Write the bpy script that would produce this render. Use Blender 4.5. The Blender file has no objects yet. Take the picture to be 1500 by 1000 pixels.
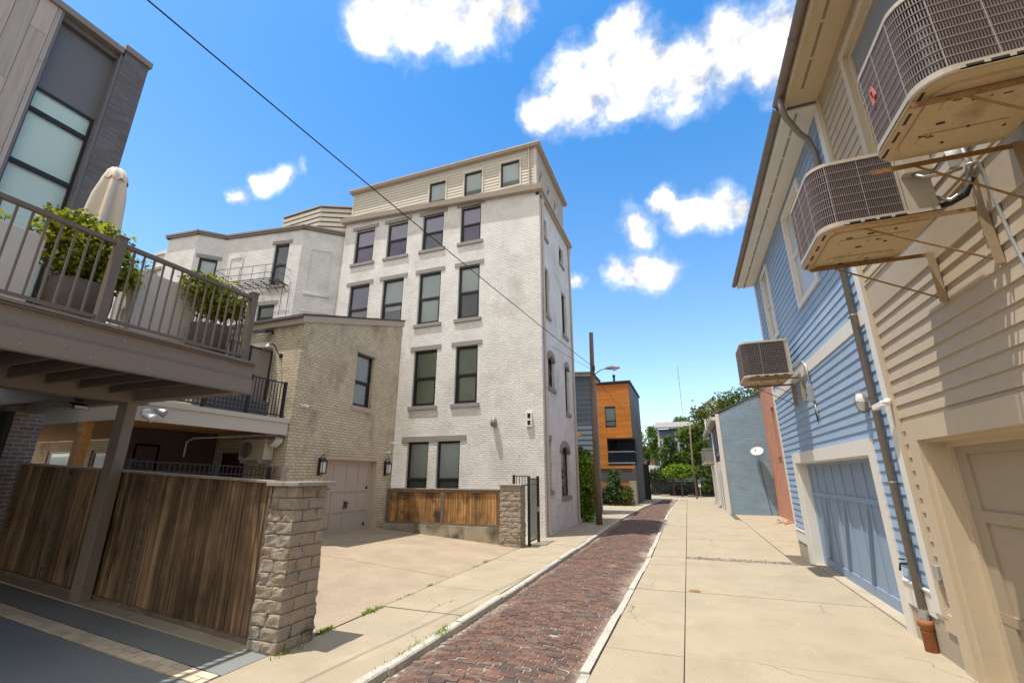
import bpy, bmesh, math, random
from mathutils import Vector as V, noise, Matrix
random.seed(11)
S = bpy.context.scene
COL = S.collection
R = math.radians

# ---------------------------------------------------------------- camera, sun, sky, exposure
cam = bpy.data.cameras.new('camera'); cam.sensor_width = 36; cam.lens = 15.6
cam.clip_start = .05; cam.clip_end = 2000
co = bpy.data.objects.new('camera', cam); COL.objects.link(co)
co.location = (0, 0, 2.1); co.rotation_euler = (R(90 + 16.86), 0, R(20.726))
S.camera = co

LDIR = V((.215, .19, -1)).normalized()          # direction the sunlight travels
sun = bpy.data.lights.new('sun', 'SUN'); sun.energy = 2.6; sun.angle = R(.5); sun.color = (1, .95, .87)
so = bpy.data.objects.new('sun', sun); COL.objects.link(so)
so.rotation_euler = LDIR.to_track_quat('-Z', 'Y').to_euler(); so.location = (0, 0, 40)

S.view_settings.view_transform = 'Standard'; S.view_settings.look = 'None'
S.view_settings.exposure = 1.08; S.view_settings.gamma = 1.0

CLOUDS = [(-0.203,0.692,0.693,0.0354),(-0.138,0.686,0.714,0.0553),(-0.065,0.688,0.723,0.0533),(0.009,0.696,0.718,0.0582),(0.08,0.7,0.71,0.0529),(0.146,0.692,0.707,0.0591),(0.202,0.688,0.697,0.0556),(0.245,0.693,0.678,0.0577),(0.137,0.671,0.729,0.0325),(-0.027,0.723,0.69,0.0331),(-0.097,0.709,0.698,0.0394),(0.197,0.723,0.662,0.0377),(-0.024,0.638,0.77,0.0312),(-0.054,0.638,0.768,0.0172),(-0.443,0.457,0.771,0.0376),(-0.394,0.488,0.779,0.0509),(-0.336,0.507,0.793,0.0588),(-0.267,0.532,0.804,0.0591),(-0.208,0.557,0.804,0.0321),(-0.39,0.516,0.762,0.0298),(-0.47,0.456,0.755,0.0211),(-0.713,0.488,0.504,0.0122),(-0.687,0.497,0.53,0.0171),(-0.658,0.513,0.552,0.0165),(-0.632,0.53,0.565,0.0108),(0.011,0.847,0.531,0.0237),(0.058,0.859,0.508,0.0305),(0.108,0.858,0.502,0.034),(0.141,0.862,0.488,0.0213),(-0.049,0.862,0.505,0.0303),(-0.096,0.903,0.418,0.0286),(-0.049,0.906,0.421,0.0416),(-0.002,0.909,0.417,0.0324),(-0.184,0.89,0.418,0.011),(0.226,0.668,0.709,0.0392)]
def make_world():
    w = bpy.data.worlds.new('World'); S.world = w; w.use_nodes = True
    nt = w.node_tree; nt.nodes.clear(); N = nt.nodes.new; L = nt.links.new
    sky = N('ShaderNodeTexSky'); sky.sky_type = 'NISHITA'; sky.sun_disc = False
    d = -LDIR
    sky.sun_elevation = math.asin(d.z); sky.sun_rotation = math.atan2(d.x, d.y)
    sky.air_density = 1.0; sky.dust_density = .8; sky.ozone_density = 2.0
    hs = N('ShaderNodeHueSaturation'); hs.inputs['Hue'].default_value = .496; L(sky.outputs[0], hs.inputs['Color'])
    tg = N('ShaderNodeTexCoord'); sz = N('ShaderNodeSeparateXYZ'); L(tg.outputs['Generated'], sz.inputs[0])
    st = N('ShaderNodeMapRange'); st.inputs['From Min'].default_value = .0; st.inputs['From Max'].default_value = .75; st.inputs['To Min'].default_value = 1.0; st.inputs['To Max'].default_value = 1.42; L(sz.outputs[2], st.inputs['Value']); L(st.outputs[0], hs.inputs['Saturation'])
    b1 = N('ShaderNodeBackground'); b1.inputs[1].default_value = .128; L(hs.outputs[0], b1.inputs[0])
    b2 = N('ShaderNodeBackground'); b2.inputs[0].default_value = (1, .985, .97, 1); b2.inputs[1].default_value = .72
    tc = N('ShaderNodeTexCoord')
    def noise_(scale, det, rough=.55):
        n = N('ShaderNodeTexNoise'); n.inputs['Scale'].default_value = scale; n.inputs['Detail'].default_value = det
        n.inputs['Roughness'].default_value = rough; L(tc.outputs['Generated'], n.inputs['Vector']); return n
    # the clouds: soft groups of billows, warped twice by noise; an unseen bank behind the camera is added as fill light
    n1 = noise_(4.5, 3); n3 = noise_(16, 6, .6)
    sub = N('ShaderNodeVectorMath'); sub.operation = 'MULTIPLY_ADD'; sub.inputs[1].default_value = (.09,) * 3; sub.inputs[2].default_value = (-.045,) * 3
    L(n1.outputs['Color'], sub.inputs[0])
    sb2 = N('ShaderNodeVectorMath'); sb2.operation = 'MULTIPLY_ADD'; sb2.inputs[1].default_value = (.05,) * 3; sb2.inputs[2].default_value = (-.025,) * 3
    L(n3.outputs['Color'], sb2.inputs[0])
    ad0 = N('ShaderNodeVectorMath'); ad0.operation = 'ADD'; L(sub.outputs[0], ad0.inputs[0]); L(sb2.outputs[0], ad0.inputs[1])
    add = N('ShaderNodeVectorMath'); add.operation = 'ADD'; L(tc.outputs['Generated'], add.inputs[0]); L(ad0.outputs[0], add.inputs[1])
    last = None
    for x, y, z, r in CLOUDS:
        dn = N('ShaderNodeVectorMath'); dn.operation = 'DISTANCE'; L(add.outputs[0], dn.inputs[0]); dn.inputs[1].default_value = (x, y, z)
        m = N('ShaderNodeMath'); m.operation = 'MULTIPLY_ADD'; m.inputs[1].default_value = -1 / (r * 1.16 + .006); m.inputs[2].default_value = 1; L(dn.outputs['Value'], m.inputs[0])
        if last:
            mx = N('ShaderNodeMath'); mx.operation = 'SMOOTH_MAX'; mx.inputs[2].default_value = .4; L(last.outputs[0], mx.inputs[0]); L(m.outputs[0], mx.inputs[1]); last = mx
        else: last = m
    n2 = noise_(13, 9, .58)
    ma = N('ShaderNodeMath'); ma.operation = 'MULTIPLY_ADD'; ma.inputs[1].default_value = 1.7; L(n2.outputs['Fac'], ma.inputs[0]); L(last.outputs[0], ma.inputs[2])
    mr = N('ShaderNodeMapRange'); mr.interpolation_type = 'SMOOTHSTEP'; mr.inputs['From Min'].default_value = .80; mr.inputs['From Max'].default_value = 1.5
    L(ma.outputs[0], mr.inputs['Value'])
    mw = N('ShaderNodeMapRange'); mw.interpolation_type = 'SMOOTHSTEP'; mw.inputs['From Min'].default_value = .58; mw.inputs['From Max'].default_value = 1.15; mw.inputs['To Max'].default_value = .26; L(ma.outputs[0], mw.inputs['Value'])
    ms = N('ShaderNodeMath'); ms.operation = 'MAXIMUM'; L(mr.outputs[0], ms.inputs[0]); L(mw.outputs[0], ms.inputs[1]); mr = ms
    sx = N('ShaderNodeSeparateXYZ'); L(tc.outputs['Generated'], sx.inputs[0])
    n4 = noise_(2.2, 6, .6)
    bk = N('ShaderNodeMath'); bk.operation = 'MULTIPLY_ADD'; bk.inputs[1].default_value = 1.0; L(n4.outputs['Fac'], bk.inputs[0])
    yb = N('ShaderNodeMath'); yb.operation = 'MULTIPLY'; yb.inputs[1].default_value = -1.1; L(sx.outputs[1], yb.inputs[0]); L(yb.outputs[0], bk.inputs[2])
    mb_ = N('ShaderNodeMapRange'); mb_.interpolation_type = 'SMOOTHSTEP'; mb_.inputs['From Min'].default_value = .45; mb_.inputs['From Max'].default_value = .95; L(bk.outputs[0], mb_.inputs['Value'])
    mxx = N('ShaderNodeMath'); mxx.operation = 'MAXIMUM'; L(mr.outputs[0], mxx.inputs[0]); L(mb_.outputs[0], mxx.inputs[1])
    oz = N('ShaderNodeMath'); oz.operation = 'MULTIPLY_ADD'; oz.inputs[1].default_value = .22; L(n4.outputs['Fac'], oz.inputs[0]); L(sx.outputs[2], oz.inputs[2])  # more cloud added overhead, above the view, for neutral fill light
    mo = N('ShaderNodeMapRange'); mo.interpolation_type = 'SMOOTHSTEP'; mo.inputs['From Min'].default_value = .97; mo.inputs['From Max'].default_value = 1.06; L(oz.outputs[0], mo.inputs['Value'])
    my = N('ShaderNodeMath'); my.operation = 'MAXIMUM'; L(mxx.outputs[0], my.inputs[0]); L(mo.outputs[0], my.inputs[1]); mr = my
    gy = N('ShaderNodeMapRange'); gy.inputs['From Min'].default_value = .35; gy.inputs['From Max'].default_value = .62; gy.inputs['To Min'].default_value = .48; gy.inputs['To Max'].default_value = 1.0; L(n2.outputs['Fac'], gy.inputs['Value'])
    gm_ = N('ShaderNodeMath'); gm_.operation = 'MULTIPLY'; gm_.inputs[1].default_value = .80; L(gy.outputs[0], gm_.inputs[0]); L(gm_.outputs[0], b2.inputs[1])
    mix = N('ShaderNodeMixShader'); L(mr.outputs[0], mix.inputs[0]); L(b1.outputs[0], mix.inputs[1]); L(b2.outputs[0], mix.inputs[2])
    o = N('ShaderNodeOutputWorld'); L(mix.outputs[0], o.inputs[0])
make_world()

# ---------------------------------------------------------------- materials
def nodes(name):
    m = bpy.data.materials.new(name); m.use_nodes = True; nt = m.node_tree
    b = nt.nodes['Principled BSDF']
    return m, nt, b, nt.nodes.new, nt.links.new
def c4(c): return (c[0], c[1], c[2], 1)
def ramp(N, stops):
    r = N('ShaderNodeValToRGB'); e = r.color_ramp.elements
    e[0].position, e[0].color = stops[0][0], c4(stops[0][1]); e[1].position, e[1].color = stops[-1][0], c4(stops[-1][1])
    for p, c in stops[1:-1]:
        x = e.new(p); x.color = c4(c)
    return r
def mixc(N, L, fac, a, b, kind='MIX'):
    m = N('ShaderNodeMix'); m.data_type = 'RGBA'; m.blend_type = kind
    for s, v in ((m.inputs[0], fac), (m.inputs[6], a), (m.inputs[7], b)):
        if hasattr(v, 'links') or hasattr(v, 'is_linked'): L(v, s)
        elif isinstance(v, (int, float)): s.default_value = v
        else: s.default_value = c4(v)
    return m.outputs[2]
def tex(N, L, src, scale, det=4, rough=.55, stretch=None, lo=None, hi=None):
    if stretch:
        mp = N('ShaderNodeMapping'); mp.inputs['Scale'].default_value = stretch; L(src, mp.inputs['Vector']); src = mp.outputs[0]
    n = N('ShaderNodeTexNoise'); n.inputs['Scale'].default_value = scale; n.inputs['Detail'].default_value = det; n.inputs['Roughness'].default_value = rough
    L(src, n.inputs['Vector'])
    if lo is None: return n.outputs['Fac']
    mr = N('ShaderNodeMapRange'); mr.inputs['From Min'].default_value = lo; mr.inputs['From Max'].default_value = hi; L(n.outputs['Fac'], mr.inputs['Value'])
    return mr.outputs[0]
def bump(N, L, b, h, strength, dist):
    bp = N('ShaderNodeBump'); bp.inputs['Strength'].default_value = strength; bp.inputs['Distance'].default_value = dist
    L(h, bp.inputs['Height']); L(bp.outputs[0], b.inputs['Normal'])
def mat(name, col, rough=.7, var=.12, nscale=2.5, fine=40, bmp=.15, bdist=.004, stretch=None, island=0, metal=0, spec=.35, stains=(), coat=0):
    """Painted / mineral surface: base colour broken by large and fine noise, optional stains [(colour, scale, lo, hi, stretch)], optional per-piece variation."""
    m, nt, b, N, L = nodes(name)
    o = N('ShaderNodeTexCoord').outputs['Object']
    a = tex(N, L, o, nscale, 5, .6, stretch); f = tex(N, L, o, fine, 3, .6, stretch)
    c = mixc(N, L, a, [x * (1 - var) for x in col], [min(1, x * (1 + var)) for x in col])
    r2 = ramp(N, [(.3, (1 - var,) * 3), (.7, (1 + var * .5,) * 3)]); L(f, r2.inputs[0])
    c = mixc(N, L, 1.0, c, r2.outputs[0], 'MULTIPLY')
    if island:
        g = N('ShaderNodeNewGeometry'); r3 = ramp(N, [(0, (1 - island,) * 3), (1, (1 + island,) * 3)]); L(g.outputs['Random Per Island'], r3.inputs[0])
        c = mixc(N, L, 1.0, c, r3.outputs[0], 'MULTIPLY')
    for sc, ss, lo, hi, st in stains:
        c = mixc(N, L, tex(N, L, o, ss, 6, .65, st, lo, hi), c, sc)
    L(c, b.inputs['Base Color'])
    b.inputs['Roughness'].default_value = rough; b.inputs['Metallic'].default_value = metal
    b.inputs['Specular IOR Level'].default_value = spec; b.inputs['Coat Weight'].default_value = coat
    if bmp: bump(N, L, b, f, bmp, bdist)
    return m
def brick(name, c1, c2, mortar, bw=.21, bh=.075, ms=.01, bm=.5, bd=.012, rough=.8, irregular=.012, stains=(), streak=0, cs=(5, 13, 1)):
    m, nt, b, N, L = nodes(name)
    tc = N('ShaderNodeTexCoord'); o = tc.outputs['Object']; g = N('ShaderNodeNewGeometry')
    cr = N('ShaderNodeVectorMath'); cr.operation = 'CROSS_PRODUCT'; cr.inputs[0].default_value = (0, 0, 1); L(g.outputs['True Normal'], cr.inputs[1])
    dt = N('ShaderNodeVectorMath'); dt.operation = 'DOT_PRODUCT'; L(o, dt.inputs[0]); L(cr.outputs[0], dt.inputs[1])
    sp = N('ShaderNodeSeparateXYZ'); L(o, sp.inputs[0])
    cb = N('ShaderNodeCombineXYZ'); L(dt.outputs['Value'], cb.inputs[0]); L(sp.outputs[2], cb.inputs[1])
    nz = N('ShaderNodeTexNoise'); nz.inputs['Scale'].default_value = 5; nz.inputs['Detail'].default_value = 3; L(o, nz.inputs['Vector'])
    ad = N('ShaderNodeVectorMath'); ad.operation = 'MULTIPLY_ADD'; ad.inputs[1].default_value = (irregular * 2, irregular, 0); L(nz.outputs['Color'], ad.inputs[0]); L(cb.outputs[0], ad.inputs[2])
    t = N('ShaderNodeTexBrick'); L(ad.outputs[0], t.inputs['Vector']); t.inputs['Scale'].default_value = 1
    t.inputs['Brick Width'].default_value = bw; t.inputs['Row Height'].default_value = bh; t.inputs['Mortar Size'].default_value = ms; t.inputs['Mortar Smooth'].default_value = .3
    t.inputs['Color1'].default_value = c4(c1); t.inputs['Color2'].default_value = c4(c2); t.inputs['Mortar'].default_value = c4(mortar)
    c = t.outputs['Color']
    rr = ramp(N, [(.3, (.86,) * 3), (.7, (1.06,) * 3)]); L(tex(N, L, o, 1.3, 6, .65), rr.inputs[0])
    c = mixc(N, L, 1.0, c, rr.outputs[0], 'MULTIPLY')
    for sc, ss, lo, hi, st in stains:
        c = mixc(N, L, tex(N, L, o, ss, 7, .7, st, lo, hi), c, sc)
    L(c, b.inputs['Base Color']); b.inputs['Roughness'].default_value = rough; b.inputs['Specular IOR Level'].default_value = .25
    h = N('ShaderNodeMath'); h.operation = 'SUBTRACT'; h.inputs[0].default_value = 1; L(t.outputs['Fac'], h.inputs[1])
    cb2 = tex(N, L, ad.outputs[0], 1, 5, .6, cs)
    h2 = N('ShaderNodeMath'); h2.operation = 'MULTIPLY_ADD'; L(cb2, h2.inputs[0]); h2.inputs[1].default_value = .55 + streak; L(h.outputs[0], h2.inputs[2])
    bump(N, L, b, h2.outputs[0], bm, bd)
    return m
def glass(name, tint=(.9, .95, .95), rough=.02, ior=1.75):
    m, nt, b, N, L = nodes(name); nt.nodes.remove(b)
    f = N('ShaderNodeFresnel'); f.inputs[0].default_value = ior
    nz = tex(N, L, N('ShaderNodeTexCoord').outputs['Object'], 1.2, 2)
    g = N('ShaderNodeBsdfGlossy'); g.inputs['Roughness'].default_value = rough
    bp = N('ShaderNodeBump'); bp.inputs['Strength'].default_value = .03; bp.inputs['Distance'].default_value = .1; L(nz, bp.inputs['Height']); L(bp.outputs[0], g.inputs['Normal'])
    t = N('ShaderNodeBsdfTransparent'); t.inputs[0].default_value = c4(tint)
    x = N('ShaderNodeMixShader'); L(f.outputs[0], x.inputs[0]); L(t.outputs[0], x.inputs[1]); L(g.outputs[0], x.inputs[2])
    L(x.outputs[0], nt.nodes['Material Output'].inputs[0])
    return m
def leaf(name, dark, light, trans=.35):
    m, nt, b, N, L = nodes(name)
    g = N('ShaderNodeNewGeometry'); r = ramp(N, [(0, dark), (.6, light), (1, [x * 1.25 for x in light])]); L(g.outputs['Random Per Island'], r.inputs[0])
    o = N('ShaderNodeTexCoord').outputs['Object']
    rr = ramp(N, [(.35, (.6,) * 3), (.65, (1.15,) * 3)]); L(tex(N, L, o, 1.6, 3), rr.inputs[0])
    c = mixc(N, L, 1.0, r.outputs[0], rr.outputs[0], 'MULTIPLY')
    L(c, b.inputs['Base Color']); b.inputs['Roughness'].default_value = .5; b.inputs['Specular IOR Level'].default_value = .3
    tr = N('ShaderNodeBsdfTranslucent'); L(c, tr.inputs[0])
    x = N('ShaderNodeMixShader'); x.inputs[0].default_value = trans; L(b.outputs[0], x.inputs[1]); L(tr.outputs[0], x.inputs[2]); L(x.outputs[0], nt.nodes['Material Output'].inputs[0])
    return m
def wood(name, cols, sx=(26, 26, .8), rough=.75, stains=(), island=.25):
    m, nt, b, N, L = nodes(name)
    o = N('ShaderNodeTexCoord').outputs['Object']; g = N('ShaderNodeNewGeometry')
    off = N('ShaderNodeVectorMath'); off.operation = 'MULTIPLY_ADD'; off.inputs[1].default_value = (7, 5, 9)
    cx = N('ShaderNodeCombineXYZ'); [L(g.outputs['Random Per Island'], cx.inputs[i]) for i in range(3)]
    L(cx.outputs[0], off.inputs[0]); L(o, off.inputs[2])
    a = tex(N, L, off.outputs[0], 1, 6, .65, sx); r = ramp(N, [(.3, cols[0]), (.5, cols[1]), (.7, cols[2])]); L(a, r.inputs[0])
    r3 = ramp(N, [(0, (1 - island,) * 3), (1, (1 + island,) * 3)]); L(g.outputs['Random Per Island'], r3.inputs[0])
    c = mixc(N, L, 1.0, r.outputs[0], r3.outputs[0], 'MULTIPLY')
    for sc, ss, lo, hi, st in stains: c = mixc(N, L, tex(N, L, o, ss, 6, .65, st, lo, hi), c, sc)
    L(c, b.inputs['Base Color']); b.inputs['Roughness'].default_value = rough; b.inputs['Specular IOR Level'].default_value = .25
    bump(N, L, b, a, .4, .006)
    return m

M = {}
M['concrete'] = mat('concrete', (.375, .315, .222), .85, .18, .9, 70, .3, .003, stains=[((.29, .235, .155), 1.2, .5, .85, None), ((.22, .18, .12), 5, .62, .9, None), ((.48, .42, .31), 2.1, .6, .9, (1, .4, 1))])
def crack(m, dark=(.12, .10, .075)):
    """Hairline cracks and a few oil marks across a concrete surface."""
    nt = m.node_tree; N = nt.nodes.new; L = nt.links.new; b = nt.nodes['Principled BSDF']; src = b.inputs['Base Color'].links[0].from_socket
    o = N('ShaderNodeTexCoord').outputs['Object']; nz = N('ShaderNodeTexNoise'); nz.inputs['Scale'].default_value = 2.2; nz.inputs['Detail'].default_value = 5; L(o, nz.inputs['Vector'])
    a = N('ShaderNodeVectorMath'); a.operation = 'MULTIPLY_ADD'; a.inputs[1].default_value = (.45,) * 3; L(nz.outputs['Color'], a.inputs[0]); L(o, a.inputs[2])
    v = N('ShaderNodeTexVoronoi'); v.feature = 'DISTANCE_TO_EDGE'; v.inputs['Scale'].default_value = .42; L(a.outputs[0], v.inputs['Vector'])
    r = N('ShaderNodeMapRange'); r.inputs['From Min'].default_value = .0015; r.inputs['From Max'].default_value = .0035; r.inputs['To Min'].default_value = 1; r.inputs['To Max'].default_value = 0; L(v.outputs['Distance'], r.inputs['Value'])
    k = N('ShaderNodeMath'); k.operation = 'MULTIPLY'; L(r.outputs[0], k.inputs[0]); L(tex(N, L, o, .45, 2, .5, None, .5, .6), k.inputs[1])
    c = mixc(N, L, k.outputs[0], src, dark)
    v2 = N('ShaderNodeTexVoronoi'); v2.inputs['Scale'].default_value = .55; L(a.outputs[0], v2.inputs['Vector'])
    r2 = N('ShaderNodeMapRange'); r2.inputs['From Min'].default_value = .03; r2.inputs['From Max'].default_value = .13; r2.inputs['To Min'].default_value = .45; r2.inputs['To Max'].default_value = 0; L(v2.outputs['Distance'], r2.inputs['Value'])
    c = mixc(N, L, r2.outputs[0], c, (.17, .14, .105))
    c = mixc(N, L, tex(N, L, o, 34, 2, .5, None, .70, .74), c, (.19, .16, .12))
    L(c, b.inputs['Base Color'])
crack(M['concrete'])
M['concrete_old'] = mat('concrete_old', (.42, .36, .27), .88, .15, 2.2, 60, .4, .004, stains=[((.22, .19, .14), 3, .55, .8, None)])
M['aggregate'] = mat('aggregate', (.375, .295, .208), .9, .36, 1.2, 75, .6, .006, stains=[((.33, .265, .19), 1.1, .5, .8, None), ((.20, .15, .10), 48, .60, .68, None), ((.56, .50, .40), 55, .62, .70, None)])
M['gravel'] = mat('loose_gravel', (.25, .215, .165), .9, .2, 5, 60, .3, .004, island=.55)
M['yellow_paint'] = mat('worn_yellow_paint', (.55, .42, .12), .8, .2, 4, 40, .1, .002, stains=[((.38, .32, .22), 6, .42, .55, None)])
M['kerb'] = mat('kerb', (.47, .44, .38), .85, .2, 3, 40, .5, .006, stains=[((.2, .18, .15), 4, .55, .75, None)])
M['asphalt'] = mat('asphalt', (.215, .228, .222), .75, .15, 1.0, 120, .3, .003, stains=[((.42, .42, .4), 22, .76, .8, None)])
M['paver_flat'] = brick('paver_old', (.52, .43, .30), (.46, .37, .26), (.16, .12, .09), .22, .11, .004, .3, .004)
M['paver'] = mat('paver', (.62, .52, .38), .85, .12, 3, 60, .3, .003, island=.14)
M['joint'] = mat('joint', (.13, .105, .08), .95, .4, 8, 60, .5, .01)
M['earth'] = mat('earth', (.14, .11, .08), .95, .3, .5, 20, .6, .02)
M['white_brick'] = brick('white_painted_brick', (.82, .795, .755), (.78, .755, .715), (.64, .615, .575), .215, .078, .009, 1.0, .020, .75, .014, streak=.5, cs=(8, 22, 1),  # mortar toned darker to stand in for joint shadows, with slight dirt
    stains=[((.30, .27, .24), 3.0, .70, .86, (1.2, 1.2, 6)), ((.48, .45, .41), .6, .5, .8, None)])
M['tan_brick'] = brick('tan_brick', (.64, .55, .40), (.54, .46, .325), (.30, .245, .17), .215, .085, .009, .7, .016, .8, .014,
    stains=[((.20, .16, .11), 1.5, .52, .80, (1, 1, .6)), ((.60, .53, .42), .9, .55, .8, None), ((.12, .095, .07), 5, .60, .78, (1, 1, 2))])
M['grey_brick'] = brick('charcoal_brick', (.23, .20, .185), (.165, .145, .138), (.44, .41, .38), .24, .08, .008, .5, .008)
M['dark_brick'] = brick('dark_brick', (.17, .158, .158), (.12, .112, .113), (.135, .127, .126), .24, .062, .008, .6, .01)
M['blue_brick'] = brick('blue_painted_brick', (.27, .385, .475), (.245, .355, .44), (.21, .31, .39), .22, .09, .012, .7, .015, .75, .02, streak=.5,
    stains=[((.33, .41, .455), 1.1, .52, .75, (1, 1, 2.5))])
M['salmon_brick'] = brick('salmon_brick', (.58, .27, .17), (.52, .23, .14), (.42, .19, .12), .21, .075, .008, .4, .008, stains=[((.56, .33, .22), 1.2, .55, .8, None)])
M['far_brick'] = brick('far_brick', (.26, .13, .085), (.21, .105, .07), (.25, .19, .15))
M['tan_paint'] = mat('tan_paint', (.46, .375, .27), .6, .07, 1.4, 30, .10, .003, stretch=(1, .15, 1), island=.035, stains=[((.34, .275, .19), 1.1, .56, .85, (1, 1, .5))])
M['tan_trim'] = mat('tan_trim', (.54, .44, .31), .55, .05, 1.4, 30, .05, .003)
M['tan_door'] = mat('tan_door', (.36, .29, .20), .5, .04, 1.4, 30, .04, .003)
M['blue_paint'] = mat('blue_paint', (.29, .40, .545), .6, .07, 1.4, 30, .10, .003, stretch=(1, .15, 1), island=.04, stains=[((.36, .46, .585), 1.0, .54, .85, (1, 1, .5)), ((.21, .28, .37), 2.2, .64, .85, (3, 3, .4))])
M['blue_door'] = mat('blue_door', (.25, .335, .455), .5, .05, 1.4, 30, .05, .003)
M['white_trim'] = mat('white_trim', (.72, .685, .62), .55, .05, 2, 30, .05, .003)
M['cream_siding'] = mat('cream_siding', (.53, .485, .405), .6, .05, 1.4, 30, .05, .003)
M['taupe_trim'] = mat('taupe_trim', (.42, .35, .28), .55, .07, 2, 30, .05, .003)
M['stone_trim'] = mat('grey_painted_stone', (.27, .25, .235), .75, .08, 2, 40, .2, .004)
M['black_frame'] = mat('black_frame', (.022, .022, .025), .4, .1, 3, 30, .0)
M['dark_metal'] = mat('dark_metal', (.028, .027, .03), .45, .12, 3, 40, .05, .002, metal=.2)
M['bronze'] = mat('bronze_paint', (.235, .195, .16), .45, .06, 1.2, 30, .04, .002, stains=[((.21, .18, .155), 3, .62, .8, (1, .3, 3))])
M['bronze_light'] = mat('bronze_railing', (.165, .135, .11), .42, .06, 2, 30, .02, .002)
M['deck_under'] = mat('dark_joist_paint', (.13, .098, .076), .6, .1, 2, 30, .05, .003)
M['panel_grey'] = mat('grey_panel', (.155, .148, .148), .5, .03, .6, 20, .02, .002)
M['plank'] = wood('grey_brown_cladding', [(.36, .30, .255), (.43, .365, .315), (.48, .415, .36)], (14, 14, .6), .7, island=.10)
M['gutter'] = mat('gutter_metal', (.22, .185, .155), .4, .08, 2, 30, .03, .002, metal=.3)
M['spout'] = mat('downspout_metal', (.235, .21, .185), .45, .12, 1.5, 30, .05, .003, metal=.2, stretch=(1, 1, .3))
M['cream_spout'] = mat('cream_downspout', (.46, .41, .34), .5, .06, 2, 30, .03, .002)
M['soffit'] = mat('tan_soffit', (.55, .44, .29), .65, .05, 2, 30, .05, .002)
M['ac_case'] = mat('beige_metal', (.50, .44, .35), .5, .07, 3, 40, .04, .002, stains=[((.28, .2, .12), 7, .72, .86, None)])
M['ac_pan'] = mat('dusty_pan_metal', (.47, .36, .22), .6, .1, 2.5, 40, .06, .002, stains=[((.30, .21, .11), 3, .55, .8, None)])
M['ac_coil'] = mat('coil_fins', (.045, .034, .034), .6, .2, 6, 60, .2, .002, stains=[((.12, .09, .08), 4, .5, .8, (1, 1, 3))])
M['ac_fin'] = mat('grille_wire', (.20, .155, .147), .5, .2, 5, 50, .0, metal=.1)
M['ac_wire'] = mat('pale_guard_wire', (.40, .36, .33), .5, .08, 5, 50, .0)
M['rust'] = mat('rusty_steel', (.28, .155, .055), .8, .25, 6, 60, .3, .003, stains=[((.16, .07, .03), 9, .5, .75, None), ((.42, .30, .14), 5, .6, .8, None)])
M['steel_tan'] = mat('tan_painted_steel', (.36, .27, .165), .6, .12, 5, 40, .1, .003, stains=[((.2, .1, .05), 9, .66, .8, None)])
M['clay'] = mat('clay_pipe', (.34, .135, .055), .75, .2, 5, 40, .2, .004, stains=[((.16, .06, .03), 6, .55, .8, None)])
M['pipe_white'] = mat('white_plastic', (.72, .71, .68), .45, .04, 4, 40, .02, .002)
M['cable'] = mat('black_cable', (.018, .018, .02), .6, .1, 4, 40, .0)
M['glass'] = glass('window_glass')
M['glass_soft'] = glass('dull_window_glass', (.85, .88, .9), .12, 1.22)
M['glass_clear'] = glass('clear_glass', (.95, .98, .96), .02, 1.3)
M['pale_pane'] = mat('curtained_pane', (.46, .46, .43), .25, .1, 1.5, 30, 0)
M['grey_pane'] = mat('grey_reflection_pane', (.20, .21, .205), .3, .1, 1.5, 30, 0, coat=.0)  # opaque pane; the grey reflection in the glass is put into its colour
M['glass_green'] = glass('tinted_glass', (.75, .9, .85))
def blindmat(name, col):
    m, nt, b, N, L = nodes(name)
    w = N('ShaderNodeTexWave'); w.bands_direction = 'Z'; w.inputs['Scale'].default_value = 6; L(N('ShaderNodeTexCoord').outputs['Object'], w.inputs['Vector'])
    r = ramp(N, [(.2, [x * .86 for x in col]), (.8, col)]); L(w.outputs['Fac'], r.inputs[0]); L(r.outputs[0], b.inputs['Base Color']); b.inputs['Roughness'].default_value = .8
    return m
M['blind'] = blindmat('blind', (.86, .90, .87)); M['blind_lilac'] = blindmat('lilac_blind', (.66, .58, .74)); M['blind_purple'] = blindmat('purple_curtain', (.20, .14, .33))
M['blind_olive'] = blindmat('olive_blind', (.60, .62, .50)); M['blind_dark'] = blindmat('dim_blind', (.22, .235, .235)); M['blind_pale'] = blindmat('pale_green_blind', (.86, .97, .90))
M['fence_dark'] = wood('weathered_fence_wood', [(.06, .037, .022), (.20, .125, .07), (.37, .265, .165)], (22, 22, .5), stains=[((.05, .032, .02), .9, .46, .72, (1, 1, .7)), ((.02, .014, .01), 3, .56, .7, (3, 3, .35))], island=.4)
M['fence_warm'] = wood('honey_fence_wood', [(.13, .06, .02), (.36, .185, .065), (.50, .31, .14)], (26, 26, .5), stains=[((.055, .04, .026), 1.2, .47, .64, (1.2, 1, 1.2)), ((.10, .07, .04), 5, .54, .72, (5, 5, .4))], island=.28)
M['fence_rail'] = wood('grey_wood_rail', [(.10, .075, .055), (.17, .13, .10), (.23, .18, .14)], (4, 4, 20), island=.1)
M['fence_cap'] = wood('silver_wood_cap', [(.20, .165, .125), (.30, .25, .19), (.40, .34, .26)], (3, 22, 22), island=.1)
M['cedar'] = wood('cedar_soffit', [(.34, .17, .055), (.46, .25, .09), (.54, .31, .13)], (.8, 18, 18), .6, island=.1)
M['orange_wood'] = wood('orange_cladding', [(.34, .112, .016), (.43, .15, .026), (.50, .19, .042)], (.6, .6, 14), .55, island=.12)
M['pole_wood'] = wood('pole_wood', [(.11, .072, .05), (.19, .132, .098), (.27, .20, .15)], (14, 14, .5), island=0)
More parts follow.
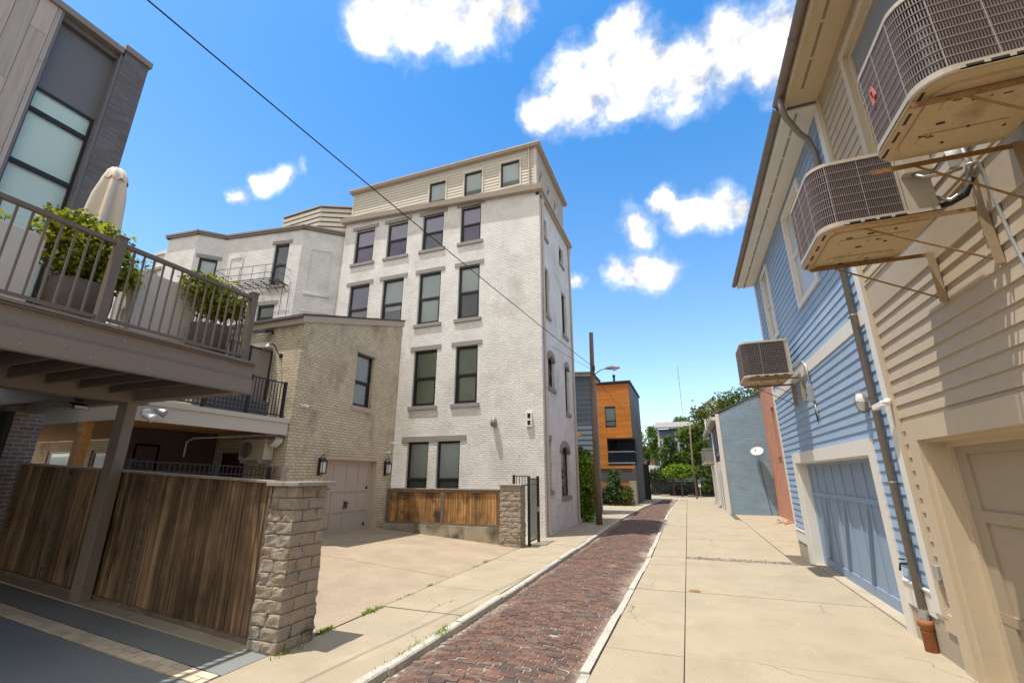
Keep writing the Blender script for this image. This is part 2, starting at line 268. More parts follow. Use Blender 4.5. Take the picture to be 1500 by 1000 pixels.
def blockmat(name, cols, dark):
    m, nt, b, N, L = nodes(name)
    o = N('ShaderNodeTexCoord').outputs['Object']; g = N('ShaderNodeNewGeometry')
    r = ramp(N, [(0, cols[0]), (.5, cols[1]), (1, cols[2])]); L(g.outputs['Random Per Island'], r.inputs[0])
    c = mixc(N, L, tex(N, L, o, 9, 6, .7, None, .4, .62), r.outputs[0], cols[3])
    c = mixc(N, L, tex(N, L, o, 2.6, 7, .7, (1, 1, .8), .54, .72), c, dark)
    L(c, b.inputs['Base Color']); b.inputs['Roughness'].default_value = .9; b.inputs['Specular IOR Level'].default_value = .2
    bump(N, L, b, tex(N, L, o, 28, 8, .7), .8, .02)
    return m
M['stone_block'] = blockmat('split_face_block', [(.30, .265, .215), (.36, .325, .275), (.28, .26, .235), (.37, .285, .20)], (.075, .06, .048))
M['alley_brick'] = None
def gutter_dust(N, L, o, c):
    """Pale sand lying in drifts along both edges of the alley."""
    s = N('ShaderNodeSeparateXYZ'); L(o, s.inputs[0]); a = N('ShaderNodeMath'); a.operation = 'ADD'; a.inputs[1].default_value = 2.36; L(s.outputs[0], a.inputs[0])
    ab = N('ShaderNodeMath'); ab.operation = 'ABSOLUTE'; L(a.outputs[0], ab.inputs[0])
    e = N('ShaderNodeMapRange'); e.inputs['From Min'].default_value = .35; e.inputs['From Max'].default_value = 1.05; e.inputs['To Max'].default_value = .50; L(ab.outputs[0], e.inputs['Value'])
    n = tex(N, L, o, 1.1, 7, .68, (1.4, .55, 1)); t = N('ShaderNodeMath'); t.operation = 'ADD'; L(e.outputs[0], t.inputs[0]); L(n, t.inputs[1])
    r = N('ShaderNodeMapRange'); r.interpolation_type = 'SMOOTHSTEP'; r.inputs['From Min'].default_value = .80; r.inputs['From Max'].default_value = 1.12; r.inputs['To Max'].default_value = .85; L(t.outputs[0], r.inputs['Value'])
    return mixc(N, L, r.outputs[0], c, (.36, .31, .245))
def paverbrick():
    m, nt, b, N, L = nodes('street_brick')
    o = N('ShaderNodeTexCoord').outputs['Object']; g = N('ShaderNodeNewGeometry')
    r = ramp(N, [(0, (.068, .050, .045)), (.28, (.095, .054, .042)), (.55, (.125, .066, .047)), (.8, (.155, .082, .053)), (.92, (.115, .088, .074)), (1, (.085, .060, .051))]); L(g.outputs['Random Per Island'], r.inputs[0])
    rr = ramp(N, [(.3, (.75,) * 3), (.7, (1.5,) * 3)]); L(tex(N, L, o, 14, 6, .7), rr.inputs[0])
    c = mixc(N, L, 1.0, r.outputs[0], rr.outputs[0], 'MULTIPLY')
    c = mixc(N, L, tex(N, L, o, 1.0, 8, .72, None, .60, .84), c, (.28, .235, .19))
    c = gutter_dust(N, L, o, c)
    L(c, b.inputs['Base Color']); b.inputs['Roughness'].default_value = .72; b.inputs['Specular IOR Level'].default_value = .35
    bump(N, L, b, tex(N, L, o, 45, 5, .7), .6, .006)
    return m
M['alley_brick'] = paverbrick()
M['mortar_bed'] = mat('sandy_mortar', (.40, .345, .28), .95, .3, 3, 60, .5, .004, stains=[((.07, .052, .04), 1.7, .5, .62, None)])
M['leaf'] = leaf('green_leaves', (.04, .08, .012), (.19, .29, .04)); M['leaf_bright'] = leaf('bright_leaves', (.05, .10, .012), (.29, .42, .035), .45)
M['leaf_dark'] = leaf('dark_leaves', (.025, .052, .013), (.10, .165, .03)); M['leaf_lime'] = leaf('lime_leaves', (.03, .055, .008), (.32, .36, .03), .4)
M['leaf_cool'] = leaf('grey_green_leaves', (.03, .06, .025), (.10, .16, .06)); M['leaf_olive'] = leaf('olive_leaves', (.04, .065, .015), (.15, .19, .035))
M['bark'] = wood('bark', [(.05, .035, .025), (.10, .075, .055), (.14, .11, .08)], (10, 10, 2), island=0)
M['planter_white'] = mat('pale_fibre_planter', (.62, .59, .55), .7, .06, 2, 40, .1, .003)
M['planter_dark'] = mat('dark_stone_pot', (.115, .095, .08), .75, .2, 3, 40, .2, .004)
M['canvas'] = mat('cream_canvas', (.66, .57, .46), .85, .06, 3, 60, .2, .002)
M['lamp_glass'] = mat('frosted_lamp', (.62, .62, .58), .25, .05, 5, 40, 0, coat=.5)
M['galv'] = mat('galvanised', (.42, .42, .41), .4, .1, 6, 40, .05, .002, metal=.5)
M['grey_siding'] = mat('grey_siding', (.155, .185, .215), .65, .06, 1, 30, .05, .003)
M['dark_siding'] = mat('charcoal_cladding', (.085, .078, .078), .6, .15, 1, 30, .05, .003, stretch=(1, 1, .2))
M['slate_blue'] = mat('slate_blue_siding', (.13, .185, .235), .65, .06, 1, 30, .05, .003)
M['shingle'] = mat('grey_shingles', (.27, .25, .235), .9, .15, 3, 40, .3, .01)
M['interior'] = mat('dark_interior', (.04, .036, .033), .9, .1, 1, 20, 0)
M['brown_wall'] = mat('dark_brown_render', (.075, .05, .04), .8, .12, 2, 40, .2, .004)
M['maroon'] = mat('maroon_door', (.055, .022, .022), .5, .08, 2, 30, .02, .002)
M['red'] = mat('faded_red_tape', (.62, .16, .14), .6, .05, 4, 40, 0)
M['garage_taupe'] = mat('taupe_door', (.45, .375, .305), .55, .04, 2, 30, .03, .002)
M['roofing'] = mat('dark_roof_membrane', (.12, .11, .10), .9, .15, 2, 30, .1, .004)

# ---------------------------------------------------------------- geometry helpers
# parts of which a thing shows several: each separate piece becomes a part of its own
SPLIT = {'bolt', 'drain_hole', 'pipe', 'receiver', 'corner_board', 'rail', 'bracket', 'jamb', 'skirt_board', 'foundation', 'fascia', 'shutter', 'door', 'pier', 'slit_window', 'recessed_light', 'insulator', 'feet', 'drip_edge', 'upper_fascia_board', 'inner_joist', 'joist', 'joist_hanger', 'roof_trim', 'brace', 'block', 'downspout', 'slat', 'louvre', 'end_baluster', 'balcony_rail', 'door_frame', 'latch', 'garage_recess', 'beam', 'frame_post'}
class MB:
    """Collects shapes and links them as ONE mesh object."""
    def __init__(s): s.v = []; s.f = []
    def quad(s, *p):
        i = len(s.v); s.v += [V(q) for q in p]; s.f.append(list(range(i, i + len(p))))
    def hexa(s, p):          # p: 4 bottom, 4 top
        i = len(s.v); s.v += [V(q) for q in p]
        for q in ((3, 2, 1, 0), (4, 5, 6, 7), (0, 1, 5, 4), (1, 2, 6, 5), (2, 3, 7, 6), (3, 0, 4, 7)): s.f.append([i + k for k in q])
    def box(s, x0, x1, y0, y1, z0, z1):
        s.hexa([(x0, y0, z0), (x1, y0, z0), (x1, y1, z0), (x0, y1, z0), (x0, y0, z1), (x1, y0, z1), (x1, y1, z1), (x0, y1, z1)])
    def wbox(s, w, u0, u1, z0, z1, d0, d1):
        s.hexa([w.p(u0, z0, d1), w.p(u1, z0, d1), w.p(u1, z0, d0), w.p(u0, z0, d0), w.p(u0, z1, d1), w.p(u1, z1, d1), w.p(u1, z1, d0), w.p(u0, z1, d0)])
    def obox(s, a, b, w, h, up=(0, 0, 1)):   # bar from a to b, w wide, h tall (centred)
        a, b = V(a), V(b); d = (b - a).normalized(); up = V(up)
        if abs(d.dot(up)) > .98: up = V((1, 0, 0))
        x = d.cross(up).normalized() * (w / 2); y = x.cross(d).normalized() * (h / 2)
        s.hexa([a - x - y, a + x - y, b + x - y, b - x - y, a - x + y, a + x + y, b + x + y, b - x + y])
    def tube(s, pts, r, seg=8, cap=True):
        pts = [V(p) for p in pts]; n = len(pts); rs = r if isinstance(r, (list, tuple)) else [r] * n; base = len(s.v); px = None
        for i, p in enumerate(pts):
            d = ((pts[min(i + 1, n - 1)] - p).normalized() + (p - pts[max(i - 1, 0)]).normalized())
            d = d.normalized() if d.length > 1e-6 else V((0, 0, 1))
            if px is None: px = d.cross(V((0, 0, 1)) if abs(d.z) < .95 else V((1, 0, 0))).normalized()
            else: px = (px - d * px.dot(d)).normalized()
            py = d.cross(px)
            for k in range(seg):
                a = 2 * math.pi * k / seg; s.v.append(p + (px * math.cos(a) + py * math.sin(a)) * rs[i])
        for i in range(n - 1):
            for k in range(seg):
                a, b = base + i * seg + k, base + i * seg + (k + 1) % seg; s.f.append([a, b, b + seg, a + seg])
        if cap: s.f.append([base + k for k in range(seg)][::-1]); s.f.append([base + (n - 1) * seg + k for k in range(seg)])
    def lathe(s, prof, c, seg=20, axis='z'):
        c = V(c); base = len(s.v)
        for r, h in prof:
            for k in range(seg):
                a = 2 * math.pi * k / seg; q = V((r * math.cos(a), r * math.sin(a), h))
                if axis == 'y': q = V((q.x, q.z, q.y))
                if axis == 'x': q = V((q.z, q.x, q.y))
                s.v.append(c + q)
        for i in range(len(prof) - 1):
            for k in range(seg):
                a, b = base + i * seg + k, base + i * seg + (k + 1) % seg; s.f.append([a, b, b + seg, a + seg])
        s.f.append([base + k for k in range(seg)][::-1]); s.f.append([base + (len(prof) - 1) * seg + k for k in range(seg)])
    def prism(s, poly, ex):   # polygon (3-D points) extruded by vector ex
        n = len(poly); i = len(s.v); ex = V(ex); s.v += [V(p) for p in poly] + [V(p) + ex for p in poly]
        s.f.append([i + k for k in range(n)][::-1]); s.f.append([i + n + k for k in range(n)])
        for k in range(n): s.f.append([i + k, i + (k + 1) % n, i + n + (k + 1) % n, i + n + k])
    def build(s, name, m, parent=None, smooth=False, bevel=0):
        if parent is not None and name in SPLIT:
            g = s.islands()
            if 1 < len(g) <= 60: return [q._build(name, m, parent, smooth, bevel) for q in g][0]
        return s._build(name, m, parent, smooth, bevel)
    def islands(s):
        par = list(range(len(s.v)))
        def fd(a):
            while par[a] != a: par[a] = par[par[a]]; a = par[a]
            return a
        for f in s.f:
            for k in f[1:]: par[fd(k)] = fd(f[0])
        out = {}
        for f in s.f: out.setdefault(fd(f[0]), []).append(f)
        r = []
        for fs in out.values():
            q = MB(); ids = sorted({k for f in fs for k in f}); mp = {k: i for i, k in enumerate(ids)}; q.v = [s.v[k] for k in ids]; q.f = [[mp[k] for k in f] for f in fs]; r.append(q)
        return r
    def _build(s, name, m, parent=None, smooth=False, bevel=0):
        me = bpy.data.meshes.new(name); me.from_pydata(s.v, [], s.f); me.materials.append(M[m] if isinstance(m, str) else m)
        o = bpy.data.objects.new(name, me); COL.objects.link(o)
        if smooth: me.polygons.foreach_set('use_smooth', [True] * len(me.polygons))
        if bevel:
            bv = o.modifiers.new('bevel', 'BEVEL'); bv.width = bevel; bv.segments = 2; bv.limit_method = 'ANGLE'
        if parent: o.parent = parent; o.matrix_parent_inverse = Matrix.Translation(parent.location).inverted() if parent.type == 'EMPTY' else Matrix()
        return o
class WF:
    """A vertical wall plane: p(u, z, d) = point u along it, z up, d out of it."""
    def __init__(s, o, u, n): s.o, s.u, s.n = V(o), V(u).normalized(), V(n).normalized()
    def p(s, u, z, d=0): q = s.o + s.u * u + s.n * d; return V((q.x, q.y, z))
def facing_x(x, sign=1): return WF((x, 0, 0), (0, 1, 0), (sign, 0, 0))
def facing_y(y, sign=-1): return WF((0, y, 0), (1, 0, 0), (0, sign, 0))
def thing(name, label, cat, loc=(0, 0, 0), group=None):
    o = bpy.data.objects.new(name, None); COL.objects.link(o); o.location = loc; o.empty_display_size = .2
    o['label'] = label; o['category'] = cat
    if group: o['group'] = group
    return o
def tag(o, label, cat, group=None):
    o['label'] = label; o['category'] = cat
    if group: o['group'] = group
    return o
def struct(o): o['kind'] = 'structure'; return o
def lab(o, t): o['label'] = t; return o

def wall(mb, w, u0, u1, z0, z1, ops=(), rev=.12):
    zt = z1 if callable(z1) else (lambda u: z1)
    us = sorted({u0, u1, *[a for o in ops for a in o[:2]]}); us = [u for u in us if u0 - 1e-6 <= u <= u1 + 1e-6]
    zs = sorted({z0, *[a for o in ops for a in o[2:4]]})
    for a, b in zip(us, us[1:]):
        for i, c in enumerate(zs):
            d = zs[i + 1] if i + 1 < len(zs) else None
            mid = ((a + b) / 2, (c + (d if d is not None else zt((a + b) / 2))) / 2)
            if any(o[0] < mid[0] < o[1] and o[2] < mid[1] < o[3] for o in ops): continue
            mb.quad(w.p(a, c), w.p(b, c), w.p(b, zt(b) if d is None else d), w.p(a, zt(a) if d is None else d))
    if rev:
        for a, b, c, d in [o[:4] for o in ops]:
            mb.quad(w.p(a, c), w.p(a, d), w.p(a, d, -rev), w.p(a, c, -rev)); mb.quad(w.p(b, c), w.p(b, d), w.p(b, d, -rev), w.p(b, c, -rev))
            mb.quad(w.p(a, d), w.p(b, d), w.p(b, d, -rev), w.p(a, d, -rev)); mb.quad(w.p(a, c), w.p(b, c), w.p(b, c, -rev), w.p(a, c, -rev))
def siding(mb, w, u0, u1, z0, z1, ops=(), pitch=.155, lap=.016, phase=0.0):
    z = z0 - ((z0 - phase) % pitch)
    while z < z1 - 1e-4:
        a0, a1 = max(z, z0), min(z + pitch, z1)
        cuts = sorted({a0, a1, *[c for o in ops for c in o[2:4] if a0 < c < a1]})
        for c0, c1 in zip(cuts, cuts[1:]):
            zm = (c0 + c1) / 2; iv = [(u0, u1)]
            for o in ops:
                if o[2] < zm < o[3]:
                    nv = []
                    for p, q in iv:
                        if o[1] <= p or o[0] >= q: nv.append((p, q))
                        else:
                            if p < o[0]: nv.append((p, o[0]))
                            if q > o[1]: nv.append((o[1], q))
                    iv = nv
            d0, d1 = lap * (1 - (c0 - z) / pitch) + .003, lap * (1 - (c1 - z) / pitch) + .003
            iv2 = []
            for p, q in iv:
                u = p; sr = random.Random(int(z * 977) + int(p * 31)); first = sr.uniform(.6, 3.6)
                while u < q: v = min(u + first, q); iv2.append((u + (.0 if u == p else .0015), v - (0 if v == q else .0015))); u = v; first = 3.66
            for p, q in iv2:
                mb.quad(w.p(p, c0, d0), w.p(q, c0, d0), w.p(q, c1, d1), w.p(p, c1, d1))
                if c0 == a0: mb.quad(w.p(p, c0, 0), w.p(q, c0, 0), w.p(q, c0, d0), w.p(p, c0, d0))
        z += pitch
def frame(mb, w, u0, u1, z0, z1, t, d0, d1):
    mb.wbox(w, u0, u0 + t, z0, z1, d0, d1); mb.wbox(w, u1 - t, u1, z0, z1, d0, d1)
    mb.wbox(w, u0 + t, u1 - t, z0, z0 + t, d0, d1); mb.wbox(w, u0 + t, u1 - t, z1 - t, z1, d0, d1)
def window(parent, w, u0, u1, z0, z1, inset=.1, t=.06, fm='black_frame', blind='blind', mid=.5, cover=1.0, sill=None, lintel=None, trim=None, smat='stone_trim', arch=False, back=.35, gm='glass', label=None):
    """Sash window in an opening: frame > pane, blind, sill, lintel."""
    f = MB(); frame(f, w, u0, u1, z0, z1, t, -inset - .05, -inset)
    if mid: zm = z0 + (z1 - z0) * mid; f.wbox(w, u0 + t, u1 - t, zm - t * .45, zm + t * .45, -inset - .045, -inset + .012)
    if mid: frame(f, w, u0 + t, u1 - t, z0 + t, zm - t * .45, t * .5, -inset - .05, -inset - .012)
    o = f.build('window', fm, parent)
    if label: o['label'] = label
    g = MB(); g.quad(w.p(u0 + t, z0 + t, -inset - .03), w.p(u1 - t, z0 + t, -inset - .03), w.p(u1 - t, z1 - t, -inset - .03), w.p(u0 + t, z1 - t, -inset - .03)); g.build('pane', gm, o)
    if blind:
        bs = blind if isinstance(blind, (list, tuple)) else [(blind, 1 - cover, 1.0)]
        for bm_, f0, f1 in bs:
            b = MB(); h = z1 - z0; b.wbox(w, u0 + .02, u1 - .02, z0 + h * f0, z0 + h * f1, -inset - .10, -inset - .085); b.build('blind', bm_, o)
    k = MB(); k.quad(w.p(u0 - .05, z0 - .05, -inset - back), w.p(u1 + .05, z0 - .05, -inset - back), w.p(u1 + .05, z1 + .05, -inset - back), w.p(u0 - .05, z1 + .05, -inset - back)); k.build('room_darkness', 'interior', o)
    if sill: s_ = MB(); s_.wbox(w, u0 - sill, u1 + sill, z0 - .16, z0, -inset + .02, .07); s_.build('sill', smat, o, bevel=.008)
    if lintel:
        l_ = MB()
        if arch:
            n = 10; uc = (u0 + u1) / 2; hw = (u1 - u0) / 2; rise = hw * .55; top = []; bot = []
            for i in range(n + 1):
                k2 = i / n * 2 - 1; bot.append((uc + k2 * hw * 1.02, z1 - rise + rise * math.sqrt(max(0, 1 - k2 * k2 * .96)))); top.append((uc + k2 * hw * 1.3, z1 - rise + .05 + (rise + .2) * math.sqrt(max(0, 1 - k2 * k2 * .96))))
            for i in range(n): l_.hexa([w.p(*bot[i], .05), w.p(*bot[i + 1], .05), w.p(*bot[i + 1], -inset + .01), w.p(*bot[i], -inset + .01), w.p(*top[i], .05), w.p(*top[i + 1], .05), w.p(*top[i + 1], -inset + .01), w.p(*top[i], -inset + .01)])
        else: l_.wbox(w, u0 - lintel, u1 + lintel, z1, z1 + .2, -.06, .028)
        l_.build('lintel', smat, o)
    if trim:
        tm = MB(); frame(tm, w, u0 - trim[0], u1 + trim[0], z0 - trim[0], z1 + trim[0], trim[0], .001, .05); tm.build('trim', trim[1], o)
    return o
def leaves(name, m, blobs, n, size, parent=None, per=14, spread=.16, flat=0.0, squash=1.0):
    """Leaf-sized faces gathered in uneven clumps through the volume of several ellipsoids."""
    mb = MB(); wts = [b[3] * b[4] * b[5] for b in blobs]
    for _ in range(max(1, n // per)):
        b = random.choices(blobs, wts)[0]
        d = V((random.gauss(0, 1), random.gauss(0, 1), random.gauss(0, 1))).normalized(); r = random.uniform(.35, 1) ** .5
        c = V((b[0] + d.x * b[3] * r, b[1] + d.y * b[4] * r, b[2] + d.z * b[5] * r))
        sp = spread * (b[3] + b[4] + b[5]) / 3
        for _ in range(per):
            p = c + V((random.gauss(0, sp), random.gauss(0, sp), random.gauss(0, sp * .7)))
            a = V((random.gauss(0, 1), random.gauss(0, 1), random.gauss(0, .6) - flat)).normalized()
            t = a.cross(V((random.gauss(0, 1), random.gauss(0, 1), random.gauss(0, 1)))).normalized()
            s_ = size * random.uniform(.6, 1.35); q = t * (s_ * .42)
            nrm = a.cross(t) * (s_ * .15)
            mb.quad(p - a * s_ * .5, p + q * squash + nrm, p + a * s_ * .5, p - q * squash + nrm)
    return mb.build(name, m, parent)
def tree(name, label, cat, base, blobs, n, size, m, trunk_r=.14, group=None, per=16, spread=.2):
    t = thing(name, label, cat, base, group)
    tk = MB(); top = max(blobs, key=lambda b: b[2]); x, y, z = base; zt = top[2]
    tk.tube([(x, y, z - .1), (x + .05, y, z + (zt - z) * .35), (x + (top[0] - x) * .4, y + (top[1] - y) * .4, z + (zt - z) * .7), (top[0], top[1], zt)], [trunk_r * 1.2, trunk_r, trunk_r * .7, trunk_r * .3], 8)
    for b in blobs: tk.tube([(x + .03, y, z + (b[2] - z) * .45), (x + (b[0] - x) * .6, y + (b[1] - y) * .6, z + (b[2] - z) * .8), (b[0], b[1], b[2])], [trunk_r * .55, trunk_r * .4, trunk_r * .15], 6)
    tk.build('trunk', 'bark', t); leaves('crown', m, blobs, n, size, t, per, spread); return t

# ---------------------------------------------------------------- the ground and the alley
SL = .07
def gz(x): return SL * max(0, min(-5.1 - x, 8.0))
def lerp(tab, y):
    if y <= tab[0][0]: return tab[0][1]
    for (a, b), (c, d) in zip(tab, tab[1:]):
        if y <= c: return b + (d - b) * (y - a) / (c - a)
    return tab[-1][1]
XL = [(-6, -3.45), (4.7, -3.42), (9.2, -3.36), (16, -3.34), (24, -3.40), (31, -3.28), (36, -3.05), (40.3, -2.79), (46, -2.45)]     # alley edges along the street
XR = [(-6, -1.42), (5.5, -1.36), (9.5, -1.31), (13, -1.26), (18, -1.28), (25, -1.33), (30, -1.34), (37, -1.2), (46, -1.0)]
xl = lambda y: lerp(XL, y)
xr = lambda y: lerp(XR, y)

g = MB()
xs = [-400, -60, -13.1, -5.1, 0, 30, 400]; ys = [-200, -40, 0, 20, 60, 120, 600]
for a, b in zip(xs, xs[1:]):
    for c, d in zip(ys, ys[1:]): g.quad((a, c, gz(a) - .22), (b, c, gz(b) - .22), (b, d, gz(b) - .22), (a, d, gz(a) - .22))
struct(g.build('ground', 'earth'))
g = MB(); g.box(-5.1, -3.5, -8, 24, -.2, -.025); g.box(-7, -3.5, 24, 36, -.2, -.03); g.box(-7, -3.0, 36, 40, -.2, -.03); g.box(-7, -2.8, 40, 46.1, -.2, -.03); g.box(-1.2, 8, -8, 36, -.2, -.025); g.box(-.95, 8, 36, 46.1, -.2, -.025); g.box(-7, 8, 46.1, 58, -.2, -.03); struct(g.build('pavement_base', 'joint'))
# brick alley: real bricks, laid across, in a shallow dish
def az(x, y):
    t = (x - xl(y)) / (xr(y) - xl(y)); return -.09 + .065 * (1 - (2 * t - 1) ** 2) + .02 * noise.noise((x * .7, y * .35, 3))
bk = MB(); y = 2.6; row = 0
while y < 45.6:
    bh_ = .083; x = xl(y) - random.uniform(0, .1) + (.098 if row % 2 else 0); e = xr(y)
    while x < e - .05:
        w_ = random.uniform(.182, .205); x2 = min(x + w_, e)
        jx, jy = random.uniform(.0035, .008), random.uniform(.003, .0085); dz = random.gauss(0, .0035); tx, ty = random.gauss(0, .012), random.gauss(0, .018)
        a0, a1, b0, b1 = x + jx, x2 - jx, y + jy, y + bh_ - jy; sk = random.gauss(0, .006)
        cx_, cy_ = (a0 + a1) / 2, (b0 + b1) / 2
        def P(px, py, o): return (px, py + sk * (px - cx_) / .1, az(px, py) + dz + tx * (px - cx_) + ty * (py - cy_) + o)
        c = .007
        bk.hexa([P(a0, b0, -.03), P(a1, b0, -.03), P(a1, b1, -.03), P(a0, b1, -.03), P(a0, b0, -.006), P(a1, b0, -.006), P(a1, b1, -.006), P(a0, b1, -.006)])
        bk.f.pop(-5)
        i = len(bk.v); bk.v += [V(P(a0 + c, b0 + c, 0)), V(P(a1 - c, b0 + c, 0)), V(P(a1 - c, b1 - c, 0)), V(P(a0 + c, b1 - c, 0))]
        bk.f.append([i, i + 1, i + 2, i + 3]); k = i - 4
        for q in range(4): bk.f.append([k + q, k + (q + 1) % 4, i + (q + 1) % 4, i + q])
        x = x2
    y += bh_ + random.uniform(0, .004); row += 1
struct(bk.build('alley', 'alley_brick'))
bd = MB(); yy = [2 + i * .2 for i in range(222)]
for a, b in zip(yy, yy[1:]):
    for i in range(10):
        p, q = i / 10, (i + 1) / 10
        f = lambda t, y_: (xl(y_) + (xr(y_) - xl(y_)) * t, y_, az(xl(y_) + (xr(y_) - xl(y_)) * t, y_) - .011 + .008 * noise.noise((t * 9, y_ * 3, 0)))
        bd.quad(f(p, a), f(q, a), f(q, b), f(p, b))
struct(bd.build('alley_bed', 'mortar_bed'))
# kerbs: separate stones, 1.5-2 m long
kb = MB()
for fx, side, wd, top in ((xl, -1, .115, .012), (xr, 1, .12, .004)):
    y = 1.4
    while y < 46:
        ln = random.uniform(1.5, 2.4); n = 6; dz = random.gauss(0, .006); dx = random.gauss(0, .008)
        for i in range(n):
            a, b = y + .006 + (ln - .012) * i / n, y + .006 + (ln - .012) * (i + 1) / n
            j = lambda yy_: (fx(yy_) + dx + .012 * noise.noise((yy_ * 2.3, side, 1)))
            xa, xb = j(a), j(b); ta, tb = top + dz + .006 * noise.noise((a * 3, 5, side)), top + dz + .006 * noise.noise((b * 3, 5, side))
            s1, s2 = side * .018, side * wd
            for (p, q) in (((xa, a, -.2), (xb, b, -.2)),):
                pa = [V((xa, a, -.2)), V((xa, a, ta - .02)), V((xa + s1, a, ta)), V((xa + s2, a, ta)), V((xa + s2, a, -.2))]
                pb = [V((xb, b, -.2)), V((xb, b, tb - .02)), V((xb + s1, b, tb)), V((xb + s2, b, tb)), V((xb + s2, b, -.2))]
                for k in range(4): kb.quad(pa[k], pb[k], pb[k + 1], pa[k + 1])
                if i == 0: kb.quad(*pa)
                if i == n - 1: kb.quad(*pb)
        y += ln
struct(kb.build('kerb', 'kerb'))
# concrete slabs (gap between slabs is real)
def slabs(mb, fx0, fx1, ys_, z=0, gap=.007):
    for a, b in zip(ys_, ys_[1:]):
        a, b = a + gap, b - gap; n = max(1, int((b - a) / .6)); t_ = random.gauss(0, .003)
        pts = [a + (b - a) * i / n for i in range(n + 1)]
        lo = [V((fx0(p) + gap, p, z + t_)) for p in pts]; hi = [V((fx1(p) - gap, p, z + t_ * .5)) for p in pts]
        for i in range(n): mb.quad(lo[i], hi[i], hi[i + 1], lo[i + 1])
        dn = V((0, 0, -.05)); mb.quad(lo[0], hi[0], hi[0] + dn, lo[0] + dn); mb.quad(lo[-1], hi[-1], hi[-1] + dn, lo[-1] + dn)
        for i in range(n): mb.quad(lo[i], lo[i + 1], lo[i + 1] + dn, lo[i] + dn); mb.quad(hi[i], hi[i + 1], hi[i + 1] + dn, hi[i] + dn)
s_ = MB(); slabs(s_, lambda y: -5.02, lambda y: xl(y) - .12, [-2, 2, 3.95, 5.6, 7.15, 8.7, 10.3, 11.9, 13.5, 15.1, 16.7, 18.3, 19.9, 21.5, 23.1])
slabs(s_, lambda y: xr(y) + .128, lambda y: -.258, [-3, 1.6, 3.2, 4.9, 6.6, 8.6, 9.95, 11.4, 12.7, 13.9, 15.6, 17.6, 20, 22.5, 25, 28, 31, 34, 37, 41, 45])
struct(s_.build('sidewalk', 'concrete'))
s_ = MB(); slabs(s_, lambda y: -.256, lambda y: 3.1, [-6, -2.5, 1.2, 3.9, 6.7, 10.0, 13.75]); slabs(s_, lambda y: -.25, lambda y: 2.3, [14.15, 18.4, 22.6, 26.5], -.01)
slabs(s_, lambda y: 2.32, lambda y: 4.9, [15.45, 18.4, 22.6, 26.5, 30.5], -.012); slabs(s_, lambda y: -.25, lambda y: 2.05, [26.5, 30, 34, 38, 43, 50], -.012)
slabs(s_, lambda y: -6, lambda y: 5, [46.2, 51, 56], -.02); slabs(s_, lambda y: -6.6, lambda y: xl(y) - .12, [23.1, 26, 29, 32, 35.6, 37.4], -.003)
slabs(s_, lambda y: -3.8, lambda y: xl(y) - .12, [37.4, 41, 46], -.003)
struct(s_.build('concrete_apron', 'concrete'))
# rough patched strip across the apron
s_ = MB(); random.seed(5)
for i in range(900):
    x, y_ = random.uniform(-.22, 2.35), random.gauss(13.95, .10); r = random.uniform(.012, .042); s_.lathe([(r, -.03), (r * .8, r * .25), (r * .3, r * .4)], (x, y_, -.008), 5)
struct(s_.build('gravel_strip', 'gravel'))
s_ = MB(); s_.box(-.25, 2.6, 13.76, 14.14, -.06, -.010); struct(s_.build('patched_strip', 'joint'))
s_ = MB(); s_.box(2.45, 4.3, 17.7, 17.78, -.04, -.006); struct(s_.build('painted_line', 'yellow_paint'))
# sloping driveway of exposed aggregate, and the grey parking pad
def slope(mb, x0, x1, y0, y1, dz, n=10):
    for i in range(n):
        a, b = x0 + (x1 - x0) * i / n, x0 + (x1 - x0) * (i + 1) / n; mb.quad((a, y0, gz(a) + dz), (b, y0, gz(b) + dz), (b, y1, gz(b) + dz), (a, y1, gz(a) + dz))
    mb.quad((x1, y0, gz(x1) + dz), (x1, y1, gz(x1) + dz), (x1, y1, gz(x1) + dz - .1), (x1, y0, gz(x1) + dz - .1))
s_ = MB(); slope(s_, -10.6, -5.045, 4.9, 9.55, -.004); slope(s_, -10.6, -5.045, 9.565, 14.3, -.004); struct(s_.build('driveway', 'aggregate'))
s_ = MB(); slope(s_, -13.1, -5.04, -8, 3.98, -.006, 12); slope(s_, -13.1, -5.04, 4.25, 4.70, -.006, 12); slope(s_, -5.46, -5.04, 4.70, 5.2, -.006, 2); slope(s_, -30, -13.1, -8, 4.70, -.006, 2); struct(s_.build('parking_pad', 'asphalt'))
s_ = MB(); random.seed(14)
for k in range(2):
    x = -13.1 + k * .11
    while x < -5.06:
        a, b, c, d = x + .003, min(x + .215, -5.045) - .003, 4.0 + k * .115, 4.0 + k * .115 + .109; dz = random.gauss(0, .0015)
        s_.hexa([(a, c, gz(a) - .05), (b, c, gz(b) - .05), (b, d, gz(b) - .05), (a, d, gz(a) - .05), (a, c, gz(a) + dz + .003), (b, c, gz(b) + dz + .003), (b, d, gz(b) + dz + .003), (a, d, gz(a) + dz + .003)]); x += .221
struct(s_.build('paver_band', 'paver'))
s_ = MB(); slope(s_, -13.1, -5.04, 3.97, 4.26, -.02, 12); struct(s_.build('paver_bed', 'joint'))
s_ = MB(); slope(s_, -13.1, -5.45, 4.705, 5.12, .012, 12); 
for i in range(8):
    a, b = -13.1 + i * .956, -13.1 + (i + 1) * .956; s_.quad((a, 4.705, gz(a) + .012), (b, 4.705, gz(b) + .012), (b, 4.705, gz(b) - .1), (a, 4.705, gz(a) - .1))
struct(s_.build('concrete_edging', 'concrete_old'))
s_ = MB(); slope(s_, -30, -10.6, 5.12, 40, -.03, 6); slope(s_, -10.6, -5.045, 14.3, 16.5, -.02, 4); struct(s_.build('rear_yard_paving', 'concrete_old'))
